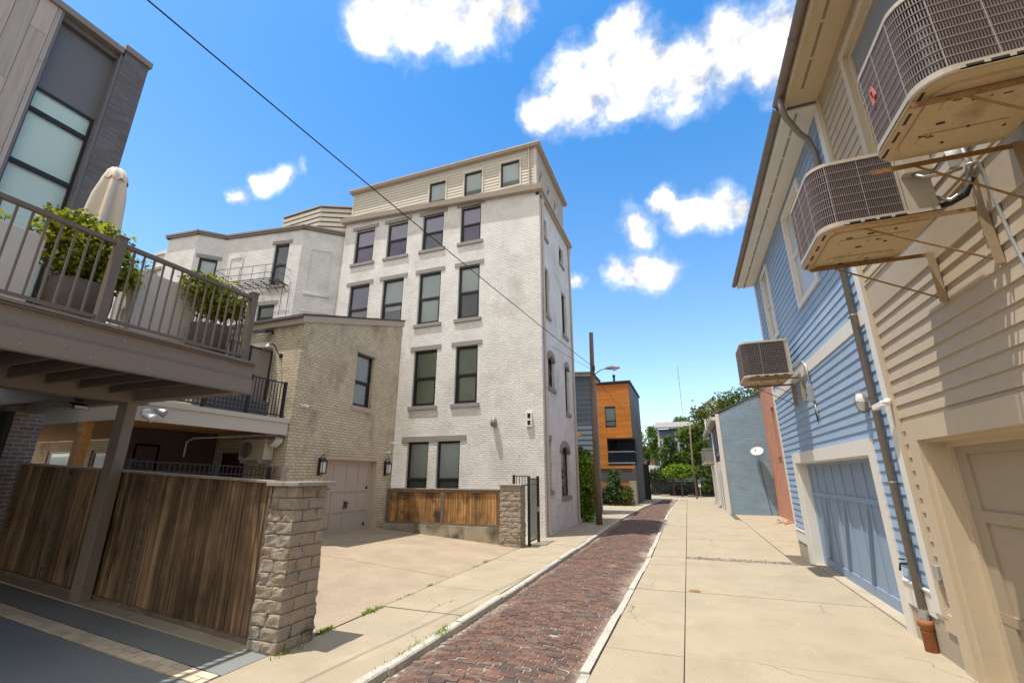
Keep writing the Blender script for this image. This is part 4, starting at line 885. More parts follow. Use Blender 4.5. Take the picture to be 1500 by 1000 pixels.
t = thing('flood_lamp', 'black flood lamp under the eave of the tan brick building', 'lamp', (-11.55, 9.6, 6.35)); b = MB(); b.box(-11.6, -11.5, 9.5, 9.6, 6.3, 6.42); b.hexa([(-11.75, 9.2, 6.2), (-11.4, 9.2, 6.2), (-11.4, 9.5, 6.3), (-11.75, 9.5, 6.3), (-11.72, 9.22, 6.33), (-11.43, 9.22, 6.33), (-11.45, 9.5, 6.44), (-11.7, 9.5, 6.44)]); b.build('housing', 'dark_metal', t, bevel=.02); b = MB(); b.hexa([(-11.72, 9.2, 6.185), (-11.43, 9.2, 6.185), (-11.43, 9.46, 6.27), (-11.72, 9.46, 6.27), (-11.72, 9.2, 6.2), (-11.43, 9.2, 6.2), (-11.43, 9.46, 6.285), (-11.72, 9.46, 6.285)]); b.build('lens', 'lamp_glass', t)
t = thing('barn_lamp', 'grey gooseneck barn lamp on the tan brick beside the privacy screen', 'lamp', (-11.05, 9.6, 5.6)); b = MB(); b.tube([(-11.05, 9.58, 5.55), (-11.05, 9.45, 5.62), (-11.05, 9.35, 5.78), (-11.05, 9.22, 5.84), (-11.05, 9.1, 5.76)], .016, 8); b.build('arm', 'dark_metal', t); b = MB(); b.lathe([(.03, .1), (.05, .06), (.10, .02), (.16, -.10), (.15, -.10), (.0, -.02)], (-11.05, 9.1, 5.7), 18); b.build('lamp_shade', 'spout', t, True); b = MB(); b.lathe([(.07, 0), (.07, .02)], (-11.05, 9.58, 5.55), 14, 'y'); b.build('base', 'dark_metal', t)

# covered terrace left of it
t = thing('terrace', 'cream-edged roof terrace with cedar ceiling attached to the tan brick building', 'terrace', (-15, 7.5, .5)); 
X1, Y0, Y1 = -10.35, 5.75, 9.58
b = MB(); b.box(X1 - .05, X1, Y0, Y1, 3.19, 3.52); b.box(X1 - .07, X1 + .035, Y0, Y1, 3.52, 3.63); b.box(-24, X1 - .052, Y0 + .0, Y0 + .05, 3.22, 3.52); b.build('fascia', 'cream_siding', t)
b = MB(); b.box(-24, X1 - .06, Y0 + .06, Y1, 3.30, 3.34)
k = 0
b.build('cedar_ceiling', 'cedar', t)
b = MB(); b.box(-24, X1 - .06, Y0 + .06, Y1, 3.345, 3.56); b.build('floor_slab', 'roofing', t)
b = MB()
for x, y in ((-11.45, 8.0), (-12.2, 6.6), (-14, 7.5)): b.lathe([(.07, 3.292), (.07, 3.30)], (x, y, 0), 16)
b.build('recessed_light', 'lamp_glass', t)
for x, y, m in ((-12.1, 5.82, 'cedar'), (-16.6, 8.9, 'fence_rail')):
    b = MB(); b.box(x - .1, x + .1, y - .07, y + .12, .3, 3.22); b.build('column', m, t)
b = MB(); b.box(-16.4, -16.3, 8.8, 9.0, .3, 3.2); b.build('white_column', 'white_trim', t)
b = MB(); b.box(-13.3, -13.1, 7.35, 9.6, .3, 3.3); b.box(-13.3, -13.2, 5.9, 7.35, .3, 1.9); b.build('rear_wall', 'brown_wall', t)
w = facing_x(-13.1); window(t, w, 7.45, 8.05, 1.95, 2.9, .0, .05, blind='blind_dark', sill=.05, smat='taupe_trim', back=.12)
t = thing('rear_house', 'cream brick rear house with dark windows seen beneath the cedar ceiling', 'house', (-20, 11, .5)); w = facing_y(9.62)
b = MB(); wall(b, w, -26, -16.05, .3, 3.3, [(-21.8, -20.4, 1.2, 2.95), (-19.2, -17.9, .4, 2.95)], .1); b.build('wall', 'tan_brick', t)
window(t, w, -21.8, -20.4, 1.2, 2.95, .05, .08, 'white_trim', 'blind', sill=.05, smat='white_trim'); window(t, w, -19.2, -17.9, .4, 2.95, .05, .1, 'taupe_trim', 'blind_dark', mid=None)
t = thing('terrace_railing', 'black picket railing along the edge of the cream terrace', 'railing', (-10.5, 7.5, 3.63)); picket_rail(t, (-10.47, 5.8, 3.63), (-10.47, 9.45, 3.63), .09, 1.0, .1, post=(.02, 1.35, 2.5, 3.6))
t = thing('planter_trough', 'dark slatted planter trough standing behind the terrace railing', 'planter', (-10.9, 8.4, 3.63))
b = MB()
for i in range(4): b.box(-11.1, -10.75, 7.3, 9.2, 3.66 + i * .11, 3.755 + i * .11)
b.build('slat', 'panel_grey', t); b = MB(); [b.box(-11.06, -10.8, y, y + .06, 3.63, 3.68) for y in (7.5, 9.0)]; b.build('feet', 'dark_metal', t)
t = thing('privacy_screen', 'grey privacy screen in a black frame on the cream terrace', 'screen', (-11.3, 9.0, 3.63)); b = MB(); b.box(-11.30, -11.27, 8.20, 8.72, 3.9, 5.62); b.box(-11.30, -11.27, 8.78, 9.42, 3.9, 5.62); b.build('panel', 'taupe_screen', t) if False else b.build('panel', 'bronze', t)
b = MB(); [b.box(-11.32, -11.25, y - .03, y + .03, 3.63, 5.68) for y in (8.17, 8.75, 9.45)]; b.box(-11.31, -11.26, 8.2, 9.42, 5.62, 5.67); b.build('frame', 'dark_metal', t)
t = thing('twin_floodlight', 'white twin floodlight with grey heads at the terrace corner', 'light', (-10.3, 5.9, 3.4)); b = MB(); b.lathe([(.08, 0), (.08, .05), (.05, .07)], (-10.33, 5.92, 3.36), 16, 'x'); b.build('base', 'pipe_white', t)
for dy, dz in ((-.06, -.08), (.14, .05)):
    b = MB(); c = V((-10.2, 5.92 + dy, 3.36 + dz)); d = V((.7, .5, -.35)).normalized(); b.tube([c - d * .06, c, c + d * .14, c + d * .16], [.03, .05, .085, .088], 14); b.build('lamp_head', 'galv' if dz > 0 else 'pipe_white', t, True)
t = thing('split_unit', 'cream air conditioner unit with a round fan mounted beneath the terrace', 'air conditioner', (-11.1, 9.4, 2.5)); b = MB(); b.box(-11.66, -10.72, 9.24, 9.56, 2.52, 3.08); b.build('case', 'ac_case', t, bevel=.02)
b = MB(); [b.lathe([(r, 0), (r, -.012), (r - .012, -.012), (r - .012, 0)], (-11.40, 9.238, 2.8), 28, 'y') for r in (.22, .185, .15, .115, .08, .045)]; b.build('fan_grille', 'galv', t)
b = MB(); b.lathe([(.225, 0), (.225, .003)], (-11.40, 9.234, 2.8), 28, 'y'); b.build('fan_opening', 'interior', t)
b = MB(); [b.tube([(-10.74, 9.3 + i * .05, 2.95 - i * .04), (-10.55 + i * .02, 9.3 + i * .05, 2.9), (-10.47 + i * .02, 9.35 + i * .05, 3.05), (-10.55, 9.4 + i * .04, 3.2)], .018, 8) for i in range(4)]; b.tube([(-10.56, 9.45, 3.2), (-11.6, 9.3, 3.18), (-12.9, 8.75, 3.12), (-13.05, 8.68, 3.02), (-13.05, 8.68, 2.6)], .022, 8); b.build('pipe', 'pipe_white', t, True)
b = MB(); b.box(-11.55, -11.5, 9.22, 9.6, 2.44, 2.52); b.box(-10.9, -10.85, 9.22, 9.6, 2.44, 2.52); b.build('bracket', 'galv', t)
t = thing('yard_railing', 'low black metal railing behind the dark weathered fence', 'railing', (-10.45, 7.6, 1.2)); picket_rail(t, (-10.45, 5.9, .1), (-10.45, 9.3, 0), 1.0, 2.30, .11, rails=(0, .86, 1), post=(.02, 1.85, 3.38), m='dark_metal')

# ---------------------------------------------------------------- the tall white brick building
t = thing('white_brick_building', 'tall white-painted brick building with dark sash windows and a clapboard attic storey', 'building', (-10.4, 19, 0))
FX0, FX1, FY, BY = -15.75, -4.95, 16.5, 22.0
ztop = lambda u: 15.1 + (u - FX0) * (14.42 - 15.1) / (FX1 - FX0)
w = facing_y(FY); wr = facing_x(FX1)
fw = [(-15.03, -13.82), (-13.02, -11.82), (-10.95, -9.78), (-8.86, -7.80)]
o4 = [(a, b_, 12.52, 14.42 if a > -12 else 14.45) for a, b_ in fw]; o3 = [(a, b_, 8.74, 11.29) for a, b_ in fw]; o2 = [(a, b_, 4.98, 7.48) for a, b_ in fw[2:]]; o1 = [(-10.98, -9.96, 1.35, 3.48), (-9.56, -8.5, 1.35, 3.48)]
b = MB(); wall(b, w, FX0, FX1, -.1, ztop, o4 + o3 + o2 + o1, .16)
rs = [(16.98, 17.62, 12.48, 13.42), (19.8, 20.6, 12.46, 13.4), (16.98, 17.75, 8.74, 10.98), (20.0, 20.92, 8.72, 10.95), (17.3, 18.25, 5.62, 6.98), (20.15, 20.9, 4.92, 7.15), (17.0, 17.5, 1.57, 3.45), (18.95, 20.42, 1.28, 3.35)]
wall(b, wr, FY, BY, -.1, 14.42, rs, .16)
b.quad((FX0, FY, -.1), (FX0, BY, -.1), (FX0, BY, 15.1), (FX0, FY, 15.1)); b.quad((FX0, BY, -.1), (FX1, BY, -.1), (FX1, BY, 14.42), (FX0, BY, 15.1))
b.build('wall', 'white_brick', t)
random.seed(17)
P4 = [[('blind_lilac', .46, 1), ('blind_purple', 0, .46)], [('blind_lilac', .48, 1), ('blind_purple', .05, .48)], [('blind_lilac', .46, 1), ('blind_dark', 0, .46)], [('blind_lilac', .44, 1), ('blind_purple', 0, .44)]]
for o, bl in zip(o4, P4): window(t, w, *o, .11, .085, blind=bl, sill=.13, lintel=.2)
P3 = [[('blind_lilac', .35, 1), ('blind_dark', .0, .35)], [('blind', .38, 1), ('blind_dark', 0, .38)], [('blind', 0, 1)], [('blind', .5, 1), ('blind_dark', .05, .5)]]
for o, bl in zip(o3, P3): window(t, w, *o, .11, .095, blind=bl, sill=.13, lintel=.2)
for o in o2: window(t, w, *o, .11, .095, blind=[('blind_olive', .05, 1)], sill=.13, lintel=.2)
for o in o1: window(t, w, *o, .11, .085, blind=[('blind', .3, 1), ('blind_dark', 0, .3)], mid=.3, sill=.0 or None)
b = MB(); b.wbox(w, -11.28, -8.22, 3.48, 3.70, -.06, .03); b.build('lintel', 'stone_trim', t)
for i, o in enumerate(rs): window(t, wr, *o, .11, .08, blind='blind_dark', sill=.08, lintel=.06 if i in (6,) else (.05 if i in (4, 5, 7) else None), arch=i in (4, 5, 7), smat='stone_trim')
# sloping cornice with box gutter
b = MB()
b.hexa([(FX0 - .2, FY - .24, 15.02), (FX1 + .2, FY - .24, 14.36), (FX1 + .2, FY + .2, 14.36), (FX0 - .2, FY + .2, 15.02), (FX0 - .22, FY - .28, 15.26), (FX1 + .22, FY - .28, 14.60), (FX1 + .22, FY + .2, 14.60), (FX0 - .22, FY + .2, 15.26)])
b.box(FX1 - .2, FX1 + .2, FY - .22, BY + .1, 14.34, 14.52); b.box(FX1 - .15, FX1 + .12, FY, BY, 14.22, 14.34); b.build('cornice', 'taupe_trim', t)
b = MB(); b.hexa([(FX0, FY, 15.0), (FX1, FY, 14.38), (FX1, BY, 14.38), (FX0, BY, 15.0), (FX0, FY, 15.1), (FX1, FY, 14.44), (FX1, BY, 14.44), (FX0, BY, 15.1)]); b.build('lower_roof', 'roofing', t)
# clapboard attic
AX0, AX1, AY0, AY1 = -15.55, -5.1, 16.62, 21.6
wa = facing_y(AY0); wb = facing_x(AX1)
aw = [(-10.75, -9.83, 15.0, 16.33), (-8.78, -7.84, 15.07, 16.40), (-6.85, -5.90, 15.08, 16.44)]; ar = [(16.95, 17.55, 14.95, 15.95), (18.2, 18.85, 14.95, 15.95), (19.5, 20.15, 14.95, 15.95)]
b = MB(); siding(b, wa, AX0, AX1, 14.4, 16.92, aw, .165, .022); siding(b, wb, AY0, AY1, 14.4, 16.92, ar, .165, .022); b.build('clapboards', 'cream_siding', t)
b = MB(); wall(b, wa, AX0, AX1, 14.4, 16.92, aw, .1); wall(b, wb, AY0, AY1, 14.4, 16.92, ar, .1); b.quad((AX0, AY0, 14.4), (AX0, AY1, 14.4), (AX0, AY1, 16.9), (AX0, AY0, 16.9)); b.quad((AX0, AY1, 14.4), (AX1, AY1, 14.4), (AX1, AY1, 16.9), (AX0, AY1, 16.9)); b.build('attic_wall', 'cream_siding', t)
b = MB(); b.wbox(wa, AX1 - .1, AX1 + .025, 14.4, 16.92, 0, .035); b.wbox(wa, AX0 - .02, AX0 + .1, 14.4, 16.92, 0, .035); b.wbox(wb, AY0 - .02, AY0 + .1, 14.4, 16.92, 0, .035); b.build('corner_board', 'cream_siding', t)
for i, o in enumerate(aw): window(t, wa, *o, .03, .06, blind=[('blind', .0 if i == 0 else .28, 1), ('blind_dark', 0, .28)], mid=.0, trim=(.09, 'cream_siding'))
for o in ar: window(t, wb, *o, .02, .04, 'white_trim', 'blind', mid=None, trim=(.06, 'cream_siding'))
b = MB(); b.box(AX0 - .18, AX1 + .2, AY0 - .2, AY1 + .2, 16.9, 16.98); b.box(AX0 - .22, AX1 + .24, AY0 - .24, AY1 + .24, 16.98, 17.06); b.build('roof_edge', 'taupe_trim', t)
b = MB(); b.box(AX0 - .1, AX1 + .1, AY0 - .1, AY1 + .1, 17.04, 17.1); b.build('roof', 'roofing', t)
b = MB(); b.tube([(AX1 - .32, AY0 - .07, 16.9), (AX1 - .32, AY0 - .07, 14.75)], .045, 8); b.build('attic_downspout', 'cream_spout', t)
for y in (16.78, 21.8):
    b = MB(); x = FX1 + .065; b.tube([(x, y, 14.3), (x, y, .9), (x, y, .25), (x + .04, y - .02, .05)], .05, 10); b.lathe([(.05, 0), (.1, .2), (.1, .35), (.05, .36)], (x, y, 13.7), 8); b.build('downspout', 'cream_spout', t)
t = thing('wall_lamp', 'grey hooded wall lamp on the lower white brick wall', 'lamp', (-6.97, FY, 4.1)); b = MB(); b.lathe([(.0, .2), (.09, .16), (.14, .0), (.13, -.12), (.05, -.2), (0, -.2)], (-6.97, FY - .13, 4.15), 16); b.build('lamp_shade', 'spout', t, True); b = MB(); b.box(-7.03, -6.91, FY - .1, FY + .01, 4.05, 4.25); b.build('base', 'spout', t)
t = thing('vent_box', 'small white vent box with two openings near the white building corner', 'vent', (-5.53, FY, 4.2)); b = MB(); frame(b, w, -5.63, -5.40, 3.92, 4.48, .05, -.0, .09); b.wbox(w, -5.58, -5.45, 4.16, 4.23, .0, .09); b.build('box', 'pipe_white', t, bevel=.005); b = MB(); b.wbox(w, -5.6, -5.43, 3.95, 4.45, 0.002, .02); b.build('openings', 'interior', t)

# ---------------------------------------------------------------- rear wing with bays
t = thing('rear_wing', 'white brick rear wing with canted bays left of the tall building', 'building', (-20, 17, .5)); WT = 14.4
pl = [(-15.76, 16.75), (-17.35, 15.28), (-22.1, 14.62), (-23.0, 13.7), (-25.05, 13.5), (-25.05, 15.2), (-40, 15.2)]
def wf2(a, c): u = V((c[0] - a[0], c[1] - a[1], 0)); L_ = u.length; u.normalize(); return WF((a[0], a[1], 0), u, (-u.y, u.x, 0) if False else (u.y, -u.x, 0)), L_
walls = []
for i, (a, c) in enumerate(zip(pl, pl[1:])):
    wf, L_ = wf2(c, a); walls.append((wf, L_))
ops = {0: [], 1: [(3.18, 4.05, 11.35, 13.68), (2.75, 3.75, 9.0, 10.3)], 2: [(.25, 1.08, 11.2, 13.1)], 3: [], 4: [], 5: []}
b = MB()
for i, (wf, L_) in enumerate(walls): wall(b, wf, 0, L_, 0, WT if i < 5 else 13.9, ops[i], .14)
b.build('wall', 'white_brick', t)
b = MB()
for i, (wf, L_) in enumerate(walls[:5]): b.wbox(wf, -.1, L_ + .1, WT, WT + .10, -.2, .1); b.wbox(wf, -.1, L_ + .1, WT + .1, WT + .2, -.2, .16)
wf, L_ = walls[5]; b.wbox(wf, -.1, L_, 13.9, 14.08, -.2, .12); b.build('coping', 'bronze', t)
b = MB(); b.prism([(x, y, WT - .02) for x, y in pl[:6]] + [(-25, 22, WT - .02), (-15.8, 22, WT - .02)], (0, 0, .06)); b.build('roof', 'roofing', t)
for i in (1, 2):
    for o in ops[i]: window(t, walls[i][0], *o, .1, .1, blind='blind' if i == 2 else 'blind_dark', sill=.1, lintel=.16)
def blind_recess(wf, u0, u1, z0, z1):
    k = MB(); frame(k, wf, u0, u1, z0, z1, .05, -.01, .035); k.wbox(wf, u0 - .1, u1 + .1, z0 - .12, z0 - .0, 0, .09); k.build('blind_window', 'white_brick', t)
blind_recess(walls[0][0], .45, 1.45, 10.9, 13.35); blind_recess(walls[0][0], .35, 1.7, 8.9, 9.95); blind_recess(walls[1][0], .55, 1.35, 11.3, 13.2)
b = MB(); b.box(-29.8, -28.3, 15.6, 16.6, 13.9, 15.3); b.box(-29.9, -28.2, 15.5, 16.7, 15.3, 15.5); b.build('chimney', 'white_brick', t)
wf = walls[1][0]; t = thing('fire_escape', 'thin black iron fire escape balcony on the white rear wing', 'fire escape', wf.p(2.8, 11.3))
b = MB(); u0, u1, d = .6, 4.35, .8
for k in range(6): b.obox(wf.p(u0, 11.28, .05 + k * .18), wf.p(u1, 11.28, .05 + k * .18), .03, .03)
for k in range(9): u = u0 + (u1 - u0) * k / 8; b.obox(wf.p(u, 11.25, 0), wf.p(u, 11.25, d), .03, .03); b.obox(wf.p(u, 11.25, d * .7), wf.p(u, 10.9, 0), .02, .02)
b.build('platform', 'dark_metal', t)
b = MB()
for z in (11.68, 12.1): b.tube([wf.p(u0, z, 0), wf.p(u0, z, d), wf.p(u1, z, d), wf.p(u1, z, 0)], .014, 5)
for k in range(6): u = u0 + (u1 - u0) * k / 5; b.tube([wf.p(u, 11.28, d), wf.p(u, 12.12, d)], .012, 5)
b.build('railing', 'dark_metal', t)
b = MB()
for s_ in (0, .4): b.tube([wf.p(4.32 + s_, 11.3, .3), wf.p(4.32 + s_, 8.6, .3)], .012, 5)
b.build('ladder', 'dark_metal', t)
t = thing('rooftop_screen', 'pale louvred screen on the roof of the white rear wing', 'screen', (-18, 17, 14.4))
a, b_, c = V((-20.2, 16.3, 0)), V((-17.35, 16.15, 0)), V((-15.7, 16.95, 0)); b = MB()
for p, q in ((a, b_), (b_, c)):
    for k in range(6): z = 14.62 + k * .29; b.obox((p.x, p.y, z), (q.x, q.y, z), .05, .20)
b.build('louvre', 'cream_siding', t); b = MB(); [b.quad((p.x, p.y + .07, 14.4), (q.x, q.y + .07, 14.4), (q.x, q.y + .07, 16.3), (p.x, p.y + .07, 16.3)) for p, q in ((a, b_), (b_, c))]; b.build('backing', 'bronze', t); b = MB()
for p in (a, b_, c, (a + b_) / 2): b.obox((p.x, p.y + .06, 14.3), (p.x, p.y + .06, 16.3), .08, .08)
for p, q in ((a, b_), (b_, c)): b.obox((p.x, p.y, 16.32), (q.x, q.y, 16.32), .12, .07)
b.build('frame', 'taupe_trim', t)

# ---------------------------------------------------------------- right-hand houses
RX = 2.72; w = facing_x(RX, -1)
t = thing('blue_house', 'pale blue clapboard house with white trim and a wide blue garage door', 'house', (5, 11.5, 0))
GO = (8.664, 13.966, 0, 2.436); W1 = (13.33, 14.18, 5.85, 7.75); W2 = (9.32, 10.72, 5.72, 7.8)
b = MB(); siding(b, w, 7.66, 15.32, .70, 4.26, [(8.45, 14.2, 0, 2.66)]); siding(b, w, 7.66, 15.32, 4.5, 8.12, [W1, W2]); b.build('clapboards', 'blue_paint', t)
b = MB(); wall(b, w, 7.5, 15.4, -.1, 8.15, [GO, W1, W2], .28); b.quad((RX, 15.4, -.1), (10, 15.4, -.1), (10, 15.4, 8.15), (RX, 15.4, 8.15)); b.prism([(RX, 15.4, 8.15), (10, 15.4, 8.15), (6.3, 15.4, 10.6)], (0, -.1, 0)); b.build('wall', 'white_trim', t)
b = MB(); b.wbox(w, 7.66, 15.32, 4.27, 4.50, 0, .028); b.build('belt_band', 'white_trim', t)
b = MB(); b.wbox(w, 15.3, 15.42, .4, 8.1, 0, .034); b.box(RX, RX + .12, 15.402, 15.43, .4, 8.1); b.wbox(w, 7.47, 7.655, .5, 8.1, 0, .036); b.build('corner_board', 'white_trim', t)
b = MB(); b.wbox(w, 7.66, 8.44, .42, .70, .0, .03); b.wbox(w, 14.21, 15.3, .42, .70, 0, .03); b.wbox(w, 7.66, 8.44, .70, .725, 0, .045); b.wbox(w, 14.21, 15.3, .70, .725, 0, .045); b.build('skirt_board', 'white_trim', t)
b = MB(); b.wbox(w, 7.5, 8.44, -.1, .42, 0, .012); b.wbox(w, 14.21, 15.4, -.1, .42, 0, .012); b.build('foundation', 'concrete_old', t)
b = MB(); b.wbox(w, 8.44, 8.68, .0, 2.665, -.02, .04); b.wbox(w, 13.95, 14.21, .0, 2.665, -.02, .04); b.wbox(w, 8.68, 13.95, 2.42, 2.665, -.02, .04); b.wbox(w, 8.68, 8.70, .0, 2.42, -.28, -.02); b.wbox(w, 13.93, 13.95, 0, 2.42, -.28, -.02); b.wbox(w, 8.70, 13.93, 2.40, 2.42, -.28, -.02); b.build('garage_trim', 'white_trim', t)
panel_door(t, w, 8.7, 13.93, .03, 2.40, -.24, 'blue_door', [(.22, 1.62), (1.72, 2.33)], 8, cross=True, st=.11)
b = MB(); b.wbox(w, 8.7, 13.93, -.02, .035, -.3, .0); b.build('threshold', 'concrete_old', t)
for o in (W1, W2): window(t, w, *o, .0, .05, 'white_trim', [('blind', .0, 1.0)], mid=.5, trim=(.11, 'white_trim'), back=.25, gm='pale_pane')
def eaves(t, y0, y1, zb, sm, gm):
    b = MB(); b.box(2.24, RX + .1, y0, y1, zb, zb + .03); b.build('soffit', sm, t)
    b = MB(); b.box(2.20, 2.24, y0, y1, zb - .03, zb + .2); b.box(2.24, RX, y1 - .03, y1, zb + .03, zb + .25); b.build('fascia', sm, t)
    b = MB(); gx, gr_ = 2.13, .075
    for a in range(9):
        q0, q1 = math.pi + a * math.pi / 9, math.pi + (a + 1) * math.pi / 9
        f = lambda q, r: (gx + r * math.cos(q), 0, zb + .14 + r * math.sin(q))
        p0, p1 = f(q0, gr_), f(q1, gr_); b.quad((p0[0], y0, p0[2]), (p1[0], y0, p1[2]), (p1[0], y1 + .05, p1[2]), (p0[0], y1 + .05, p0[2]))
    y = y0 + .4
    while y < y1:
        for a in range(9):
            q0, q1 = math.pi + a * math.pi / 9, math.pi + (a + 1) * math.pi / 9; p0, p1 = f(q0, gr_ + .008), f(q1, gr_ + .008); b.quad((p0[0], y, p0[2]), (p1[0], y, p1[2]), (p1[0], y + .025, p1[2]), (p0[0], y + .025, p0[2]))
        y += .78
    b.quad(*[(gx + gr_ * math.cos(math.pi + a * math.pi / 9), y1 + .05, zb + .14 + gr_ * math.sin(math.pi + a * math.pi / 9)) for a in range(10)])
    b.build('gutter', gm, t)
    b = MB(); b.hexa([(2.12, y0, zb + .17), (6.3, y0, zb + 2.6), (6.3, y1 + .05, zb + 2.6), (2.12, y1 + .05, zb + .17), (2.12, y0, zb + .21), (6.3, y0, zb + 2.64), (6.3, y1 + .05, zb + 2.64), (2.12, y1 + .05, zb + .21)]); b.hexa([(6.3, y0, zb + 2.6), (10, y0, zb + .2), (10, y1, zb + .2), (6.3, y1, zb + 2.6), (6.3, y0, zb + 2.64), (10, y0, zb + .24), (10, y1, zb + .24), (6.3, y1, zb + 2.64)]); b.build('roof', 'shingle', t)
    b = MB(); y = y0 + .1
    while y < y1 - .3:
        for k in range(26): b.box(2.385, 2.43, y + k * .022, y + k * .022 + .009, zb - .002, zb + .002)
        y += .62
    b.build('soffit_vent', 'interior', t)
eaves(t, 7.45, 15.5, 8.1, 'white_trim', 'gutter')
t = thing('oval_bulkhead_lamp', 'oval caged bulkhead lamp on the blue clapboards beside the downspout', 'lamp', (RX, 8.4, 3.2))
b = MB(); seg = 24
def oval(mb, r1, r2, x0, x1, cy, cz):
    n = len(mb.v)
    for x in (x0, x1):
        for k in range(seg): a = 2 * math.pi * k / seg; mb.v.append(V((x, cy + r1 * math.cos(a), cz + r2 * math.sin(a))))
    for k in range(seg): mb.f.append([n + k, n + (k + 1) % seg, n + seg + (k + 1) % seg, n + seg + k])
    mb.f.append([n + k for k in range(seg)]); mb.f.append([n + seg + k for k in range(seg)])
oval(b, .105, .16, RX - .06, RX, 8.36, 3.2); b.build('base', 'spout', t)
b = MB(); pr = [(.085, .14, .06), (.083, .138, .10), (.065, .11, .13), (.03, .05, .145)]; n0 = 0
for r1, r2, d in pr: [b.v.append(V((RX - d, 8.36 + r1 * math.cos(2 * math.pi * k / seg), 3.2 + r2 * math.sin(2 * math.pi * k / seg)))) for k in range(seg)]
for i in range(3): [b.f.append([i * seg + k, i * seg + (k + 1) % seg, (i + 1) * seg + (k + 1) % seg, (i + 1) * seg + k]) for k in range(seg)]
b.f.append([3 * seg + k for k in range(seg)]); b.build('lamp_glass', 'lamp_glass', t, True)
b = MB(); b.tube([(RX - .05, 8.36, 3.37), (RX - .13, 8.36, 3.33), (RX - .16, 8.36, 3.2), (RX - .13, 8.36, 3.07), (RX - .05, 8.36, 3.03)], .008, 6); b.tube([(RX - .05, 8.25, 3.2), (RX - .13, 8.28, 3.2), (RX - .16, 8.36, 3.2), (RX - .13, 8.44, 3.2), (RX - .05, 8.47, 3.2)], .008, 6); b.build('cage', 'spout', t)

t = thing('tan_house', 'tan clapboard house with a tan garage door closest to the camera', 'house', (5, 2, 0))
TO = (1.86, 6.98, 0, 2.54); TW = (4.5, 6.24, 6.0, 7.8)
b = MB(); siding(b, w, -6, 7.36, .55, 4.30, [(1.6, 7.2, 0, 2.78)], .165, .02, .02); siding(b, w, -6, 7.36, 4.72, 8.2, [TW], .165, .02, .02); b.build('clapboards', 'tan_paint', t)
b = MB(); wall(b, w, -6, 7.46, -.1, 8.2, [TO, TW], .3); b.quad((RX, -6, -.1), (10, -6, -.1), (10, -6, 8.2), (RX, -6, 8.2)); b.build('wall', 'tan_trim', t)
b = MB(); b.wbox(w, -6, 7.36, 4.30, 4.72, 0, .03); b.wbox(w, -6, 7.36, 4.72, 4.745, 0, .045); b.build('belt_band', 'tan_paint', t)
b = MB(); b.wbox(w, 7.34, 7.465, .5, 8.18, 0, .042); b.build('corner_board', 'tan_trim', t)
b = MB(); b.wbox(w, 6.96, 7.2, 0, 2.77, -.02, .045); b.wbox(w, 1.7, 6.96, 2.52, 2.77, -.02, .045); b.wbox(w, 6.93, 6.96, 0, 2.52, -.3, -.02); b.wbox(w, 1.9, 6.93, 2.49, 2.52, -.3, -.02); b.wbox(w, 6.86, 6.93, 0, 2.49, -.3, -.2); b.wbox(w, 1.9, 6.86, 2.43, 2.49, -.3, -.2); b.wbox(w, 1.7, 1.9, 0, 2.52, -.02, .045); b.wbox(w, 7.0, 7.02, 0, 2.7, .045, .055); b.build('garage_trim', 'tan_trim', t)
panel_door(t, w, 1.9, 6.86, .03, 2.43, -.27, 'tan_door', [(.16, .62), (.72, 1.62), (1.74, 2.34)], 4, st=.13)
b = MB(); b.wbox(w, 7.2, 7.46, .35, .55, 0, .035); b.build('skirt_board', 'tan_trim', t)
b = MB(); b.wbox(w, 7.2, 7.5, -.1, .35, 0, .014); b.build('foundation', 'concrete_old', t)
window(t, w, *TW, .02, .05, 'tan_trim', 'blind_dark', mid=.5, trim=(.11, 'tan_trim'), back=.3, gm='grey_pane')
eaves(t, -6, 7.42, 8.16, 'soffit', 'gutter')
b = MB(); b.tube([(2.13, 7.25, 8.22), (2.13, 7.27, 8.0), (2.18, 7.34, 7.9), (2.45, 7.74, 7.82), (2.58, 7.84, 7.74), (2.645, 7.88, 7.5), (2.645, 7.88, .42)], .047, 12)
for z in (7.0, 4.45, 2.0): b.lathe([(.053, 0), (.053, .03)], (2.645, 7.88, z), 12); b.box(2.6, RX, 7.93, 7.97, z, z + .03)
t2 = thing('downspout', 'long grey downspout running down between the blue and the tan clapboards into a clay pipe', 'downspout', (2.645, 7.88, 0)); b.build('pipe', 'spout', t2, True)
b = MB(); b.tube([(2.645, 7.88, .28), (2.645, 7.88, .47)], .052, 14); b.build('adapter', 'galv', t2)
b = MB(); b.lathe([(.068, -.05), (.068, .27), (.086, .275), (.088, .35), (.074, .355), (.066, .29)], (2.64, 7.88, 0), 18); b.lathe([(.072, .215), (.072, .23)], (2.64, 7.88, 0), 18); b.build('clay_pipe', 'clay', t2, True)
t = thing('gate_camera', 'small white boxy security camera at the corner of the tan clapboards', 'camera', (RX, 7.45, 3.05)); b = MB(); b.lathe([(.05, 0), (.05, -.05), (.025, -.06), (.025, -.1), (0, -.1)], (RX - .05, 7.42, 3.06), 14, 'x'); b.build('mount', 'pipe_white', t, True); b = MB(); b.obox((RX - .13, 7.40, 3.04), (RX - .17, 7.62, 3.01), .07, .07); b.build('body', 'pipe_white', t, bevel=.008); b = MB(); b.obox((RX - .17, 7.62, 3.01), (RX - .172, 7.63, 3.009), .05, .05); b.build('lens', 'dark_metal', t)
t = thing('outlet_box', 'grey weatherproof outlet box beside the tan garage door trim', 'outlet', (RX, 7.28, 1.0)); b = MB(); b.wbox(w, 7.23, 7.33, .92, 1.08, .02, .075); b.build('cover', 'galv', t, bevel=.008); b = MB(); b.wbox(w, 7.25, 7.31, .90, .92, .03, .06); b.build('conduit', 'galv', t)
